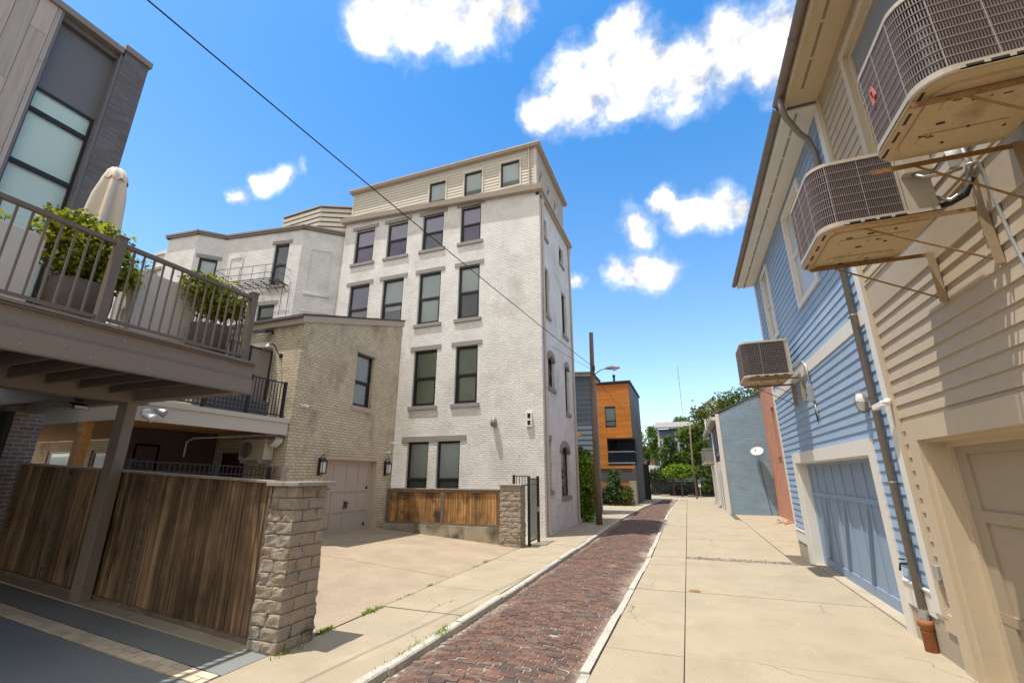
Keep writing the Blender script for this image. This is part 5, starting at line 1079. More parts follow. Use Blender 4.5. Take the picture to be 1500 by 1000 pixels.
t = thing('spigot', 'black garden tap on the blue clapboards beside the downspout', 'tap', (RX, 8.2, .95)); b = MB(); b.tube([(RX, 8.2, .95), (RX - .1, 8.2, .95), (RX - .12, 8.2, .86)], .015, 8); b.build('body', 'dark_metal', t); b = MB(); b.lathe([(.04, 0), (.04, .012)], (RX - .07, 8.2, 1.0), 10); b.build('handle', 'dark_metal', t)

# ---------------------------------------------------------------- wall-hung condensers
def rpath(x0, x1, y0, y1, r, n=8, full=False):
    """Plan outline from the wall side along the near face, round the two outer corners, back along the far face."""
    p = [V((x1, y0, 0))]
    for a in range(n + 1): q = math.pi * 1.5 - a / n * math.pi / 2; p.append(V((x0 + r + r * math.cos(q), y0 + r + r * math.sin(q), 0)))
    for a in range(n + 1): q = math.pi - a / n * math.pi / 2; p.append(V((x0 + r + r * math.cos(q), y1 - r + r * math.sin(q), 0)))
    p.append(V((x1, y1, 0))); return p
def along(p, s):
    for a, b_ in zip(p, p[1:]):
        L_ = (b_ - a).length
        if s <= L_: return a + (b_ - a) * (s / L_), (b_ - a).normalized()
        s -= L_
    return p[-1], (p[-1] - p[-2]).normalized()
def condenser(label, x0, x1, y0, y1, z0, z1, fin, rings, corner=.24, arms=None, armlen=0, mats=('ac_pan', 'ac_coil'), r=.17, outer_light=False, vstep=.27):
    t = thing('wall_condenser', label, 'air conditioner', ((x0 + x1) / 2, (y0 + y1) / 2, z0), 'air conditioners hung on the clapboard walls')
    xe = x1 - corner; P = rpath(x0, xe, y0, y1, r); total = sum((b_ - a).length for a, b_ in zip(P, P[1:])); H0, H1 = z0 + .055, z1 - .045
    Pi = rpath(x0 + .045, xe, y0 + .045, y1 - .045, r - .03)
    b = MB()
    for a, c in zip(Pi, Pi[1:]): b.quad((a.x, a.y, H0), (c.x, c.y, H0), (c.x, c.y, H1), (a.x, a.y, H1))
    b.build('coil', mats[1], t)
    Po = rpath(x0 - .012, x1, y0 - .012, y1 + .012, r + .01, 8)
    b = MB(); b.prism([(p.x, p.y, z0) for p in Po], (0, 0, .012))
    for a, c in zip(Po, Po[1:] + Po[:1]): b.quad((a.x, a.y, z0), (c.x, c.y, z0), (c.x, c.y, H0), (a.x, a.y, H0))
    b.build('base_rim', 'ac_case', t)
    b = MB(); Pb = rpath(x0 + .10, x1 - .06, y0 + .09, y1 - .09, r - .05); b.prism([(p.x, p.y, z0 - .028) for p in Pb], (0, 0, .03)); Pc = rpath(x0 + .01, x1 - .01, y0 + .01, y1 - .01, r); b.prism([(p.x, p.y, z0 - .006) for p in Pc], (0, 0, .005))
    for s_ in (.3, .7): q = y0 + (y1 - y0) * s_; b.box(x0 + .2, x1 - .15, q - .05, q + .05, z0 - .036, z0 - .029)
    b.build('base_pan', mats[0], t)
    b = MB(); random.seed(int(y0 * 10))
    for k in range(14): cx_, cy_ = random.uniform(x0 + .18, x1 - .12), random.uniform(y0 + .15, y1 - .15); l_ = random.choice((.004, .006, .012, .04)); b.box(cx_ - .01, cx_ + l_, cy_ - .006, cy_ + .006, z0 - .0305 - (.0075 if 1 else 0), z0 - .027)
    for k in range(4): yy = y0 + .12 + (y1 - y0 - .25) * k / 3.3; b.box(x0 + .035, x0 + .055, yy, yy + .12, z0 - .0085, z0)
    for k in range(4): xx = x0 + .22 + (xe - x0 - .25) * k / 3.6; b.box(xx, xx + .09, y0 - .014, y0 - .010, z0 + .012, z0 + .03)
    b.build('drain_hole', 'interior', t)
    b = MB(); b.prism([(p.x, p.y, H1) for p in Po], (0, 0, .035)); Pt = rpath(x0 + .02, x1, y0 + .02, y1 - .02, r - .02); b.prism([(p.x, p.y, H1 + .035) for p in Pt], (0, 0, .02)); b.build('top_cover', 'ac_case', t)
    b = MB(); s_ = 0
    while s_ < total:
        c, d = along(P, s_); n_ = V((d.y, -d.x, 0)); b.obox((c.x, c.y, H0), (c.x, c.y, H1), .007, .014, up=n_); s_ += fin
    b.build('fins', 'ac_fin', t)
    b = MB(); Pw = rpath(x0 - .008, xe, y0 - .008, y1 + .008, r + .005)
    for k in range(rings + 1): z = H0 + (H1 - H0) * k / rings; b.tube([(p.x, p.y, z) for p in Pw], .0026, 5)
    s_ = .02
    while s_ < total: c, d = along(Pw, s_); b.tube([(c.x, c.y, H0), (c.x, c.y, H1)], .003, 5); s_ += vstep
    b.build('guard', 'ac_wire', t)
    b = MB(); b.box(xe, x1, y0, y0 + .03, H0, H1); b.box(x1 - .03, x1, y0 + .03, y1, H0, H1); b.box(xe, x1 - .03, y1 - .03, y1, H0, H1); b.box(xe - .015, xe, y0 - .01, y0 + .06, H0, H1); b.build('service_panel', 'ac_case', t)
    for ya in arms:
        k = MB(); xo = x0 + .08 - armlen
        for (q0, q1, q2, q3) in ((ya - .025, ya + .025, z0 - .038, z0 - .032),): k.box(xo, RX - .03, q0, q1, q2 - .01, q3 - .01)
        k.box(xo, RX - .05, ya - .0245, ya - .0185, z0 - .085, z0 - .0485); ar = k.build('bracket_arm', 'rust' if armlen else 'steel_tan', t)
        k = MB(); k.box(RX - .05, RX - .028, ya - .0285, ya + .0285, z0 - .60, z0 - .036); k.box(RX - .095, RX - .05, ya - .0285, ya - .0195, z0 - .60, z0 - .036); k.build('wall_leg', 'steel_tan', t)
        k = MB(); k.tube([(x0 + .28, ya + .0, z0 - .06), (RX - .06, ya + .01, z0 - .55)], .009, 6); k.build('brace_rod', 'rust', t)
    return t
a1 = condenser('largest wall-hung air conditioner, closest to the camera, with a red tape mark on its grille', 1.74, 2.60, 3.14, 4.04, 4.62, 5.40, .0165, 9, .16, (3.32, 4.08), .1, r=.19)
b = MB(); b.box(1.722, 1.732, 3.72, 3.76, 4.98, 5.10); b.hexa([(1.722, 3.68, 5.03), (1.732, 3.68, 5.03), (1.732, 3.73, 5.03), (1.722, 3.73, 5.03), (1.722, 3.71, 5.13), (1.732, 3.71, 5.13), (1.732, 3.75, 5.13), (1.722, 3.75, 5.13)]); b.build('red_tape', 'red', a1)
a2 = condenser('middle wall-hung air conditioner with dangling pipes, fixed at the edge of the tan clapboards', 1.50, 2.42, 4.70, 5.72, 4.42, 5.16, .017, 7, .24, (4.66, 5.58), .02)
b = MB(); b.box(2.2, 2.42, 4.62, 4.70, 4.82, 5.12); b.build('valve_cover', 'ac_case', a2, bevel=.005)
b = MB(); b.tube([(2.28, 4.66, 4.82), (2.32, 4.60, 4.74), (2.45, 4.58, 4.72), (2.6, 4.6, 4.76)], .016, 8); b.tube([(2.42, 4.75, 4.6), (2.5, 4.68, 4.5), (2.6, 4.62, 4.55), (2.66, 4.6, 4.8), (2.64, 4.6, 5.2)], .02, 8); b.tube([(2.58, 4.5, 4.72), (2.66, 4.5, 4.74), (2.69, 4.52, 4.55), (2.70, 4.5, 4.0), (2.70, 4.42, 3.4), (2.70, 4.3, 2.9)], .016, 8); b.build('conduit', 'galv', a2, True)
b = MB(); b.tube([(2.56, 4.58, 4.78), (2.56, 4.58, 4.8), (2.56, 4.58, 4.96), (2.56, 4.58, 4.98)], [.02, .045, .045, .02], 14); b.build('filter_drier', 'pipe_white', a2, True)
b = MB(); b.tube([(2.42, 4.9, 4.56), (2.5, 4.7, 4.48), (2.58, 4.62, 4.5), (2.62, 4.55, 4.62)], .026, 8); b.tube([(2.56, 4.58, 4.98), (2.58, 4.6, 5.1), (2.64, 4.62, 5.2)], .012, 6); b.tube([(2.50, 4.6, 5.0), (2.48, 4.6, 5.12), (2.55, 4.6, 5.2)], .010, 6); b.build('pipe', 'cable', a2, True)
a3 = condenser('smallest-looking far wall-hung air conditioner on the blue clapboards above the garage door', 1.52, 2.52, 11.62, 12.75, 4.33, 5.20, .035, 17, .06, (11.7, 12.6), .02, vstep=.52, mats=('steel_blue', 'ac_coil_dusty') if 0 else ('ac_pan', 'ac_coil'), r=.13)
lab(a3, 'farthest of the three wall-hung air conditioners, on the blue clapboards above the garage door')
b = MB(); b.box(2.60, 2.72, 11.02, 11.14, 3.62, 3.98); b.build('disconnect_box', 'galv', a3, bevel=.008); b = MB(); b.tube([(2.5, 11.75, 4.42), (2.6, 11.6, 4.5), (2.66, 11.3, 4.55), (2.67, 11.1, 4.4), (2.67, 11.08, 3.98)], .03, 8); b.tube([(2.68, 11.06, 3.62), (2.69, 11.05, 3.45), (2.69, 10.98, 3.3)], .022, 8); b.build('conduit', 'galv', a3, True); b = MB(); b.tube([(2.69, 11.1, 3.62), (2.69, 11.12, 3.4), (2.69, 11.1, 3.2)], .014, 6); b.build('cable', 'cable', a3)

# ---------------------------------------------------------------- beyond: salmon wall, blue brick house, trees
t = thing('salmon_house', 'salmon brick house wall squeezed between the pale blue clapboards and the blue brick gable', 'house', (7, 22, 0)); w = facing_x(4.55, -1)
b = MB(); wall(b, w, 15.9, 30.0, -.1, 7.2, [(26.55, 27.25, 3.2, 5.6)], .25); b.quad((4.55, 15.9, -.1), (9, 15.9, -.1), (9, 15.9, 7.2), (4.55, 15.9, 7.2)); b.build('wall', 'salmon_brick', t)
window(t, w, 26.55, 27.25, 3.2, 5.6, .2, .06, 'cream_siding', 'blind_dark', sill=.06, smat='salmon_brick'); b = MB(); b.wbox(w, 15.9, 30, 7.2, 7.3, -3, .1); b.build('roof', 'shingle', t)
b = MB(); random.seed(9)
for i in range(40): x, y = random.gauss(4.1, .25), random.gauss(25.6, .4); r = random.uniform(.02, .06); block(b, x - r, x + r, y - r * .7, y + r * .7, -.02, r * .7)
o = b.build('rubble', 'salmon_brick'); o['kind'] = 'stuff'; tag(o, 'scattered broken brick rubble at the foot of the salmon wall', 'rubble')
t = thing('blue_brick_house', 'long blue-painted brick house with a plain gable wall carrying a satellite dish', 'house', (4.3, 36, 0))
b = MB(); x0, x1, y0, y1 = 2.0, 6.7, 30.0, 44.0; ge, gp = 5.75, 6.75
b.prism([(x0 + .16, y0, -.1), (x1, y0, -.1), (x1, y0, ge), (4.35, y0, gp), (x0 + .16, y0, ge)], (0, .2, 0)); b.build('gable_wall', 'blue_brick', t)
b = MB(); b.box(x0 + .17, x1, y0 + .2, y1, -.1, 5.7); b.build('wall', 'far_brick', t)
b = MB(); b.box(x0 - .05, x0 + .16, y0 - .02, y0 + .2, -.1, 5.75); b.box(x0, x0 + .16, y0 + .2, y0 + .45, -.1, 5.6); b.build('corner_board', 'white_trim', t)
random.seed(40); b = MB(); b2 = MB(); b3 = MB(); y = 30.8
while y < y1: b.box(x0 - .02, x0 + .17, y, y + .5, -.1, 3.0); b2.box(x0 + .02, x0 + .17, y + .5, y + 1.5, .1, 2.4); b3.box(x0 + .05, x0 + .17, y + .35, y + 1.3, 3.4, 5.2); y += 1.9
b.build('pier', 'white_trim', t); b2.build('door', 'maroon', t); b3.build('shutter', 'slate_blue', t)
b = MB(); b.hexa([(x0 - .35, y0 - .03, ge - .15), (4.35, y0 - .03, gp + .02), (4.35, y1, gp + .02), (x0 - .35, y1, ge - .15), (x0 - .35, y0 - .03, ge - .07), (4.35, y0 - .03, gp + .12), (4.35, y1, gp + .12), (x0 - .35, y1, ge - .07)]); b.hexa([(4.35, y0 - .03, gp + .02), (x1 + .3, y0 - .03, ge - .15), (x1 + .3, y1, ge - .15), (4.35, y1, gp + .02), (4.35, y0 - .03, gp + .12), (x1 + .3, y0 - .03, ge - .07), (x1 + .3, y1, ge - .07), (4.35, y1, gp + .12)]); b.build('roof', 'roofing', t)
b = MB()
for i in range(20): y = 30 + i * .72; b.box(x0 - .33, x0 + .1, y, y + .09, 5.38, 5.58)
b.box(x0 - .34, x0 - .3, y0 - .1, y1, 5.5, 5.64); b.build('eave_brackets', 'white_trim', t)
b = MB(); b.tube([(x0 - .4, 35, 6.0), (x0 - .4, 35.0, 5.3), (x0 - .06, 35.2, 5.05), (x0 - .06, 35.2, .2)], .06, 8); b.build('downspout', 'white_trim', t)
def small_ac(label, y, z):
    t = thing('wall_condenser', label, 'air conditioner', (1.6, y, z)); b = MB(); b.box(1.25, 1.95, y, y + .9, z + .03, z + .95); b.build('coil', 'galv', t, bevel=.06)
    b = MB(); b.box(1.2, 2.0, y - .05, y + .95, z - .04, z + .04); b.build('base_pan', 'ac_case', t); b = MB(); b.box(1.2, 2.0, y - .03, y + .93, z + .95, z + 1.0); b.build('top_cover', 'ac_case', t)
    b = MB(); [b.box(1.243, 1.957, y - .008, y + .908, z + .1 + k * .085, z + .12 + k * .085) for k in range(10)]; b.build('guard', 'ac_fin', t); b = MB(); b.box(1.3, 2.05, y + .2, y + .26, z - .1, z - .04); b.box(1.95, 2.0, y + .2, y + .26, z - .5, z - .1); b.build('bracket', 'steel_tan', t)
small_ac('grey air conditioner box on the street side of the blue brick house, nearer one', 35.6, 3.0); small_ac('grey air conditioner box on the street side of the blue brick house, farther one', 40.2, 3.0)
t = thing('satellite_dish', 'white oval satellite dish on an arm on the blue brick gable', 'satellite dish', (3.98, 30, 3.4)); c = V((3.92, 29.70, 3.45)); ax = V((-.25, -.72, .62)).normalized(); ux = ax.cross(V((0, 0, 1))).normalized(); uy = ux.cross(ax)
b = MB(); rg = [(0, 0), (.11, .009), (.22, .035), (.315, .075), (.32, .085)]; sg = 28
for r_, h in rg:
    for k in range(sg): a = 2 * math.pi * k / sg; b.v.append(c + ux * r_ * 1.05 * math.cos(a) + uy * r_ * math.sin(a) + ax * h)
for i in range(4): [b.f.append([i * sg + k, i * sg + (k + 1) % sg, (i + 1) * sg + (k + 1) % sg, (i + 1) * sg + k]) for k in range(sg)]
b.build('reflector', 'pipe_white', t, True); b = MB(); b.tube([c, c - V((0, -.06, .3)), (4.0, 30.0, 2.9)], .025, 8); b.tube([c - uy * .3 + ax * .08, c - uy * .24 + ax * .36], .012, 6); b.build('arm', 'galv', t); b = MB(); b.tube([c - uy * .24 + ax * .34, c - uy * .21 + ax * .44], .04, 10); b.build('receiver', 'galv', t); b = MB(); b.tube([(4.0, 29.98, 2.9), (4.05, 29.985, 1.8), (4.2, 29.985, 0)], .012, 6); b.build('cable', 'cable', t)
random.seed(77)
tree('leafy_tree', 'spreading olive-green tree rising behind the roof of the blue brick house', 'tree', (7.5, 50, 0), [(3.5, 50, 8.0, 2.4, 2, 1.6), (6.0, 50, 9.2, 2.6, 2.2, 1.6), (8.6, 50, 9.0, 2.4, 2, 1.6), (5, 49, 8.2, 2, 1.6, 1.3)], 7000, .26, 'leaf_olive', .2)
t = thing('white_gabled_house', 'pale grey house gable peeping over the trees behind the blue brick house', 'house', (4.2, 62, 0)); b = MB(); b.prism([(2.15, 62, 0), (7, 62, 0), (7, 62, 9.6), (4.0, 62, 11.6), (2.15, 62, 10.3)], (0, 8, 0)); b.build('wall', 'white_trim', t); b = MB(); b.hexa([(1.9, 61.8, 10.1), (4.0, 61.8, 11.6), (4, 70, 11.6), (1.9, 70, 10.1), (1.9, 61.8, 10.25), (4.0, 61.8, 11.75), (4, 70, 11.75), (1.9, 70, 10.25)]); b.build('roof', 'shingle', t)

# ---------------------------------------------------------------- middle distance, left of the alley
random.seed(50)
tree('hedge', 'tall bright green hedge shrub against the far corner of the white brick building', 'hedge', (-4.75, 23.1, 0), [(-4.75, 23.0, .8, .42, .6, .8), (-4.75, 23.1, 1.9, .45, .7, .8), (-4.8, 23.1, 2.75, .42, .6, .6), (-4.6, 22.9, 1.3, .32, .45, .6), (-4.9, 23.1, 3.2, .3, .4, .3)], 7000, .12, 'leaf_bright', .05, per=12, spread=.2)
t = thing('utility_pole', 'weathered wooden utility pole with a street light arm by the white brick building', 'pole', (-3.95, 21.6, 0))
b = MB(); b.tube([(-3.95, 21.6, -.2), (-3.93, 21.6, 4.5), (-3.86, 21.6, 9.1)], [.145, .125, .10], 14); b.build('shaft', 'pole_wood', t, True)
b = MB(); b.tube([(-3.86, 21.55, 6.75), (-3.7, 21.5, 6.95), (-3.45, 21.5, 7.1), (-3.15, 21.5, 7.16)], .028, 8); b.build('lamp_arm', 'galv', t, True)
lh = MB(); n0 = 0; sg = 14
for x, ry, zt, zb in ((-3.25, .05, 7.20, 7.11), (-3.1, .10, 7.24, 7.08), (-2.85, .16, 7.26, 7.06), (-2.65, .15, 7.23, 7.07), (-2.54, .07, 7.18, 7.10)):
    for k in range(sg): a = 2 * math.pi * k / sg; lh.v.append(V((x, 21.5 + ry * math.cos(a), (zt + zb) / 2 + (zt - zb) / 2 * math.sin(a))))
for i in range(4): [lh.f.append([i * sg + k, i * sg + (k + 1) % sg, (i + 1) * sg + (k + 1) % sg, (i + 1) * sg + k]) for k in range(sg)]
lh.f.append(list(range(sg))); lh.f.append([4 * sg + k for k in range(sg)]); h = lh.build('lamp_head', 'galv', t, True)
b = MB(); b.lathe([(0, -.10), (.09, -.06), (.125, 0)], (-2.8, 21.5, 7.09), 14); b.build('lamp_lens', 'lamp_glass', h, True)
b = MB()
for z, x in ((7.28, -3.78), (6.9, -3.8)): b.lathe([(.03, -.05), (.05, -.03), (.03, 0), (.05, .03), (.03, .06)], (x, 21.5, z), 10)
b.box(-3.84, -3.74, 21.42, 21.5, 7.1, 7.3); b.build('insulator', 'cable', t)
def wire(label, p, q, sag, r=.011, n=24):
    p, q = V(p), V(q); pts = [p.lerp(q, i / n) - V((0, 0, sag * 4 * (i / n) * (1 - i / n))) for i in range(n + 1)]; b = MB(); b.tube(pts, r, 5); tag(b.build('overhead_wire', 'cable', None, True), label, 'wire')
wire('black overhead wire crossing in front of the white brick facade to the utility pole', (-6.02, .4, 8.02), (-3.82, 21.5, 7.28), .12, .012)
wire('thin overhead wire running from the utility pole to the orange-clad house', (-3.8, 21.6, 6.9), (-3.95, 37.9, 7.0), .25, .010)
wire('thin overhead wire from the utility pole to the far corner of the white brick building', (-3.9, 21.6, 7.2), (-4.92, 18.0, 7.5), .05, .007)

t = thing('grey_house', 'blue-grey clad house with a pale roof overhang half hidden behind the utility pole', 'house', (-8, 30, 0)); w = facing_y(27.0)
b = MB(); siding(b, w, -11, -5.0, .0, 8.2, [], .30, .03); b.build('cladding', 'grey_siding', t)
b = MB(); b.box(-11, -5.01, 27.01, 28.9, 0, 7.9); b.build('wall', 'grey_siding', t)
b = MB(); b.hexa([(-11.5, 26.4, 8.45), (-4.82, 26.4, 8.05), (-4.82, 29.3, 8.05), (-11.5, 29.3, 8.45), (-11.5, 26.4, 8.58), (-4.75, 26.4, 8.18), (-4.75, 29.3, 8.18), (-11.5, 29.3, 8.58)]); b.build('roof', 'roofing', t)
b = MB(); b.hexa([(-11.4, 26.45, 8.40), (-4.88, 26.45, 8.02), (-4.88, 29.2, 8.02), (-11.4, 29.2, 8.40), (-11.4, 26.45, 8.44), (-4.88, 26.45, 8.045), (-4.88, 29.2, 8.045), (-11.4, 29.2, 8.44)]); b.build('soffit', 'white_trim', t)
b = MB(); b.box(-5.02, -4.93, 26.93, 27.1, 0, 8.0); b.build('corner_post', 'dark_siding', t)
t = thing('pergola', 'small orange cedar pergola corner showing past the white brick building', 'pergola', (-6, 25, 0)); b = MB(); b.box(-6.3, -6.0, 25, 25.2, 0, 4.3); b.build('post', 'cedar', t); b = MB()
for i in range(3): b.box(-7.5, -5.35 + i * .0, 24.6 + i * .25, 24.68 + i * .25, 4.25, 4.45)
b.build('beam', 'cedar', t)

t = thing('orange_house', 'modern house with orange wooden front, dark side wall and recessed balcony', 'house', (-6, 42, 0)); w = facing_y(38.0); ws = facing_x(-3.82)
ox0, ox1 = -9.0, -3.82; W = (-5.98, -5.1, 6.05, 7.62); B_ = (-5.95, -3.82, 3.1, 5.08)
b = MB(); z = 2.68; random.seed(60)
while z < 9.62:
    z2 = min(z + .22, 9.62); segs = [(ox0, ox1 - .06)]
    for o in (W, B_):
        if z2 > o[2] + .02 and z < o[3] - .02: segs = [(a, c) for p, q in segs for a, c in ((p, min(q, o[0])), (max(p, o[1]), q)) if c - a > .02]
    for a, c in segs:
        u = a
        while u < c: v = min(u + random.uniform(1.5, 2.6), c); b.wbox(w, u + .002, v - .002, z + .004, z2 - .003, -.05, random.uniform(0, .004)); u = v
    z = z2
b.build('cladding', 'orange_wood', t)
b = MB(); wall(b, w, ox0, ox1 - .06, 0, 9.6, [W, B_], .0); b.v = [v + V((0, .06, 0)) for v in b.v]; b.build('wall', 'dark_siding', t)
b = MB(); zs = [0, 9.7]
y = 38.0
while y < 46.4: b.box(ox1 - .06, ox1 + .0, y + .003, min(y + .6, 46.4) - .003, (5.1 if y < 39.4 else 0), 9.75); y += .6
b.box(ox0, ox1 - .06, 46.3, 46.4, 0, 9.7); b.build('side_cladding', 'dark_siding', t)
b = MB(); b.box(ox1 - .3, ox1, 38, 39.4, 0, 3.1); b.build('balcony_base', 'dark_siding', t)
b = MB(); [b.box(ox1 - .02, ox1 + .03, y, y + .28, z0, z0 + 1.7) for y, z0 in ((39.9, 6.6), (41.8, 6.3), (43.6, 6.0), (41.0, 3.2))]; b.build('slit_window', 'black_frame', t)
window(t, w, *W, .02, .05, 'dark_metal', 'blind_pale', mid=.3)
b = MB(); b.box(-5.95, ox1, 39.6, 39.7, 3.1, 5.1); b.box(-5.97, -5.93, 38.06, 39.6, 3.1, 5.1); b.box(-5.95, ox1, 38.06, 39.6, 5.0, 5.08); b.box(-5.95, ox1, 38.06, 39.6, 3.02, 3.1); b.build('balcony_recess', 'interior', t)
b = MB(); frame(b, facing_y(39.55), -5.4, -3.9, 3.1, 4.95, .06, 0, .05); b.box(-4.7, -4.64, 39.5, 39.55, 3.1, 4.95); b.build('balcony_door', 'dark_metal', t)
b = MB(); b.quad((-5.35, 39.58, 3.15), (-3.95, 39.58, 3.15), (-3.95, 39.58, 4.9), (-5.35, 39.58, 4.9)); b.build('door_glass', 'glass', t)
b = MB(); b.box(-5.93, ox1 + .03, 37.98, 38.02, 3.98, 4.04); b.box(-5.93, ox1 + .03, 37.96, 38.06, 3.08, 3.16); b.box(ox1 - .02, ox1 + .02, 38.02, 39.4, 3.98, 4.04); b.build('balcony_rail', 'galv', t)
b = MB(); b.box(-5.93, ox1, 37.995, 38.005, 3.18, 3.98); b.build('balcony_glass', 'glass', t)
b = MB(); b.box(ox0 - .1, ox1 + .12, 37.88, 46.5, 9.68, 9.84); b.build('roof_edge', 'dark_metal', t)
b = MB(); b.box(ox0, ox1 - .2, 38.2, 38.3, 0, 2.68); b.box(ox1 - .12, ox1 + .02, 39.3, 46, 0, .1); b.build('lower_wall', 'dark_siding', t)
b = MB(); b.tube([(-5.3, 40, 9.8), (-5.3, 40, 10.7)], .1, 10); b.lathe([(.0, .35), (.14, .2), (.14, .1), (.1, .0)], (-5.3, 40, 10.6), 10); b.build('flue', 'dark_metal', t); b = MB(); b.tube([(-4.2, 42, 9.8), (-4.2, 42, 10.6)], .04, 6); b.build('vent_pipe', 'dark_metal', t)
t = thing('garden_wall', 'low orange timber wall with a tan stone end in front of the orange-clad house', 'wall', (-5, 36.6, 0)); b = MB()
for i in range(6): b.box(-6.9, -4.2, 36.6, 36.66, .02 + i * .27, .28 + i * .27)
b.build('boards', 'orange_wood', t); b = MB(); b.box(-4.22, -3.72, 36.45, 37.2, 0, 1.75); b.build('stone_end', 'far_stone', t) if 'far_stone' in M else b.build('stone_end', 'stone_block', t)
tree('garden_bush', 'tall grey-green bush growing before the low orange timber wall', 'bush', (-5.35, 36.0, 0), [(-5.4, 36, 1.2, .5, .5, .9), (-5.2, 36, 2.0, .38, .4, .6), (-5.7, 36, .8, .5, .4, .6), (-4.95, 36, .9, .45, .4, .7), (-5.35, 35.9, 2.5, .22, .2, .35)], 2600, .16, 'leaf_cool', .05, per=10, spread=.25)
tree('garden_bush', 'low dark bush at the stone end of the orange timber wall', 'bush', (-4.5, 35.9, 0), [(-4.5, 35.9, .55, .5, .4, .5), (-4.3, 36, 1.0, .3, .3, .4)], 1100, .14, 'leaf_olive', .04, per=10, spread=.25)
tree('garden_bush', 'small dark bush between the utility pole and the orange timber wall', 'bush', (-6.3, 36.1, 0), [(-6.3, 36.1, .5, .45, .4, .5), (-6.6, 36, .6, .3, .3, .5)], 900, .14, 'leaf_dark', .04, per=10, spread=.25)
t = thing('garage_gate', 'dark open gate at the far corner of the orange-clad house', 'gate', (-3.7, 45.6, 0)); b = MB(); b.box(-3.82, -3.40, 45.5, 45.58, 0, 2.9); b.build('panel', 'interior', t); b = MB(); b.box(-3.40, -3.34, 45.45, 45.6, 0, 3.2); b.box(-3.82, -3.34, 45.45, 45.6, 2.9, 3.2); b.build('frame', 'dark_metal', t)

# ---------------------------------------------------------------- the end of the street
t = thing('slate_house', 'slate-blue house with a grey shingle roof behind the trees at the street end', 'house', (-1, 62, 0)); w = facing_y(60)
b = MB(); siding(b, w, -2.95, 3.2, 0, 7.75, [(-2.5, -1.9, 4.2, 6.2), (-.6, .1, 4.0, 6.0), (.6, 1.2, 4.2, 6.0)], .24, .03); b.build('cladding', 'slate_blue', t)
b = MB(); wall(b, w, -2.95, 3.2, 0, 7.7, [(-2.5, -1.9, 4.2, 6.2), (-.6, .1, 4.0, 6.0), (.6, 1.2, 4.2, 6.0)], .15); b.box(-2.95, 3.2, 60.2, 66, 0, 7.7); b.build('wall', 'slate_blue', t)
for o in ((-2.5, -1.9, 4.2, 6.2), (-.6, .1, 4.0, 6.0), (.6, 1.2, 4.2, 6.0)): window(t, w, *o, .03, .06, 'white_trim', 'blind_dark', trim=(.12, 'white_trim'), back=.14)
b = MB(); b.box(-2.95, 3.2, 59.95, 60.0, 6.35, 6.6); b.box(-3.0, -2.8, 59.94, 60, 0, 7.7); b.build('trim', 'white_trim', t)
b = MB(); b.hexa([(-3.3, 59.2, 7.75), (3.5, 59.2, 7.75), (3.5, 63, 8.75), (-3.3, 63, 8.75), (-3.3, 59.2, 7.95), (3.5, 59.2, 7.95), (3.5, 63, 8.95), (-3.3, 63, 8.95)]); b.build('roof', 'shingle', t)
b = MB(); [b.box(-1.0, -.1, 59.9, 59.97, z, z + .07) for z in (7.0, 7.15, 7.3)]; b.build('gable_vent', 'white_trim', t)
t = thing('brick_house', 'distant red-brick house with dark windows left of the slate-blue house', 'house', (-6, 78, 0)); w = facing_y(76); b = MB(); wall(b, w, -8, -4.1, 0, 6.4, [(-5.9, -5.2, 3.6, 5.6), (-5.9, -5.2, .8, 2.9)], .2); b.quad((-4.1, 76, 0), (-4.1, 84, 0), (-4.1, 84, 6.4), (-4.1, 76, 6.4)); b.build('wall', 'far_brick', t)
for o in ((-5.9, -5.2, 3.6, 5.6), (-5.9, -5.2, .8, 2.9)): window(t, w, *o, .1, .06, 'cream_siding', 'blind_dark', sill=.05)
b = MB(); b.box(-8.2, -3.9, 75.8, 84.2, 6.4, 6.7); b.build('roof', 'shingle', t)
t = thing('low_shed', 'low pale shed roof beyond the black fence at the street end', 'shed', (-4, 66, 0)); b = MB(); b.box(-5.6, -3.0, 65, 68, 0, 2.6); b.build('wall', 'cream_siding', t); b = MB(); b.hexa([(-5.8, 64.7, 2.5), (-2.9, 64.7, 2.5), (-2.9, 68, 3.5), (-5.8, 68, 3.5), (-5.8, 64.7, 2.6), (-2.9, 64.7, 2.6), (-2.9, 68, 3.6), (-5.8, 68, 3.6)]); b.build('roof', 'shingle', t)
t = thing('black_fence', 'black picket fence crossing the end of the street below the trees', 'fence', (-1, 57.5, 0)); picket_rail(t, (-6.5, 57.5, 0), (4, 57.5, 0), .1, 1.5, .13, r=.045, post=[i * 1.75 for i in range(7)])
random.seed(81)
tree('hedge', 'long dark hedge behind the black fence at the street end', 'hedge', (-1.2, 58.6, 0), [(-4.5, 58.6, .7, 1.3, .5, .7), (-2.6, 58.6, .8, 1.3, .5, .8), (-.6, 58.6, .75, 1.4, .5, .75), (1.5, 58.6, .9, 1.4, .5, .9), (3.4, 58.6, .8, 1.3, .5, .8)], 5200, .2, 'leaf_dark', .05)
tree('leafy_tree', 'dark green tree in front of the slate-blue house at the street end', 'tree', (-1.6, 56.2, 0), [(-1.9, 56, 4.2, 1.0, .9, 1.5), (-1.0, 56, 3.4, 1.1, .9, 1.0), (-2.2, 56, 2.6, .9, .8, .8), (-1.5, 56, 5.8, .6, .6, .9)], 5200, .22, 'leaf_dark', .12)
tree('leafy_tree', 'bright green tree leaning over the far pole at the street end', 'tree', (.9, 55.5, 0), [(.5, 55.5, 6.6, 1.2, 1, 1.0), (1.5, 55.5, 5.2, 1.1, 1, 1.2), (.3, 55.5, 4.2, 1.2, 1, .9), (1.8, 55.5, 3.2, 1.0, 1, 1.3), (1.6, 55.5, 7.2, .8, .8, .7)], 7200, .22, 'leaf', .13)
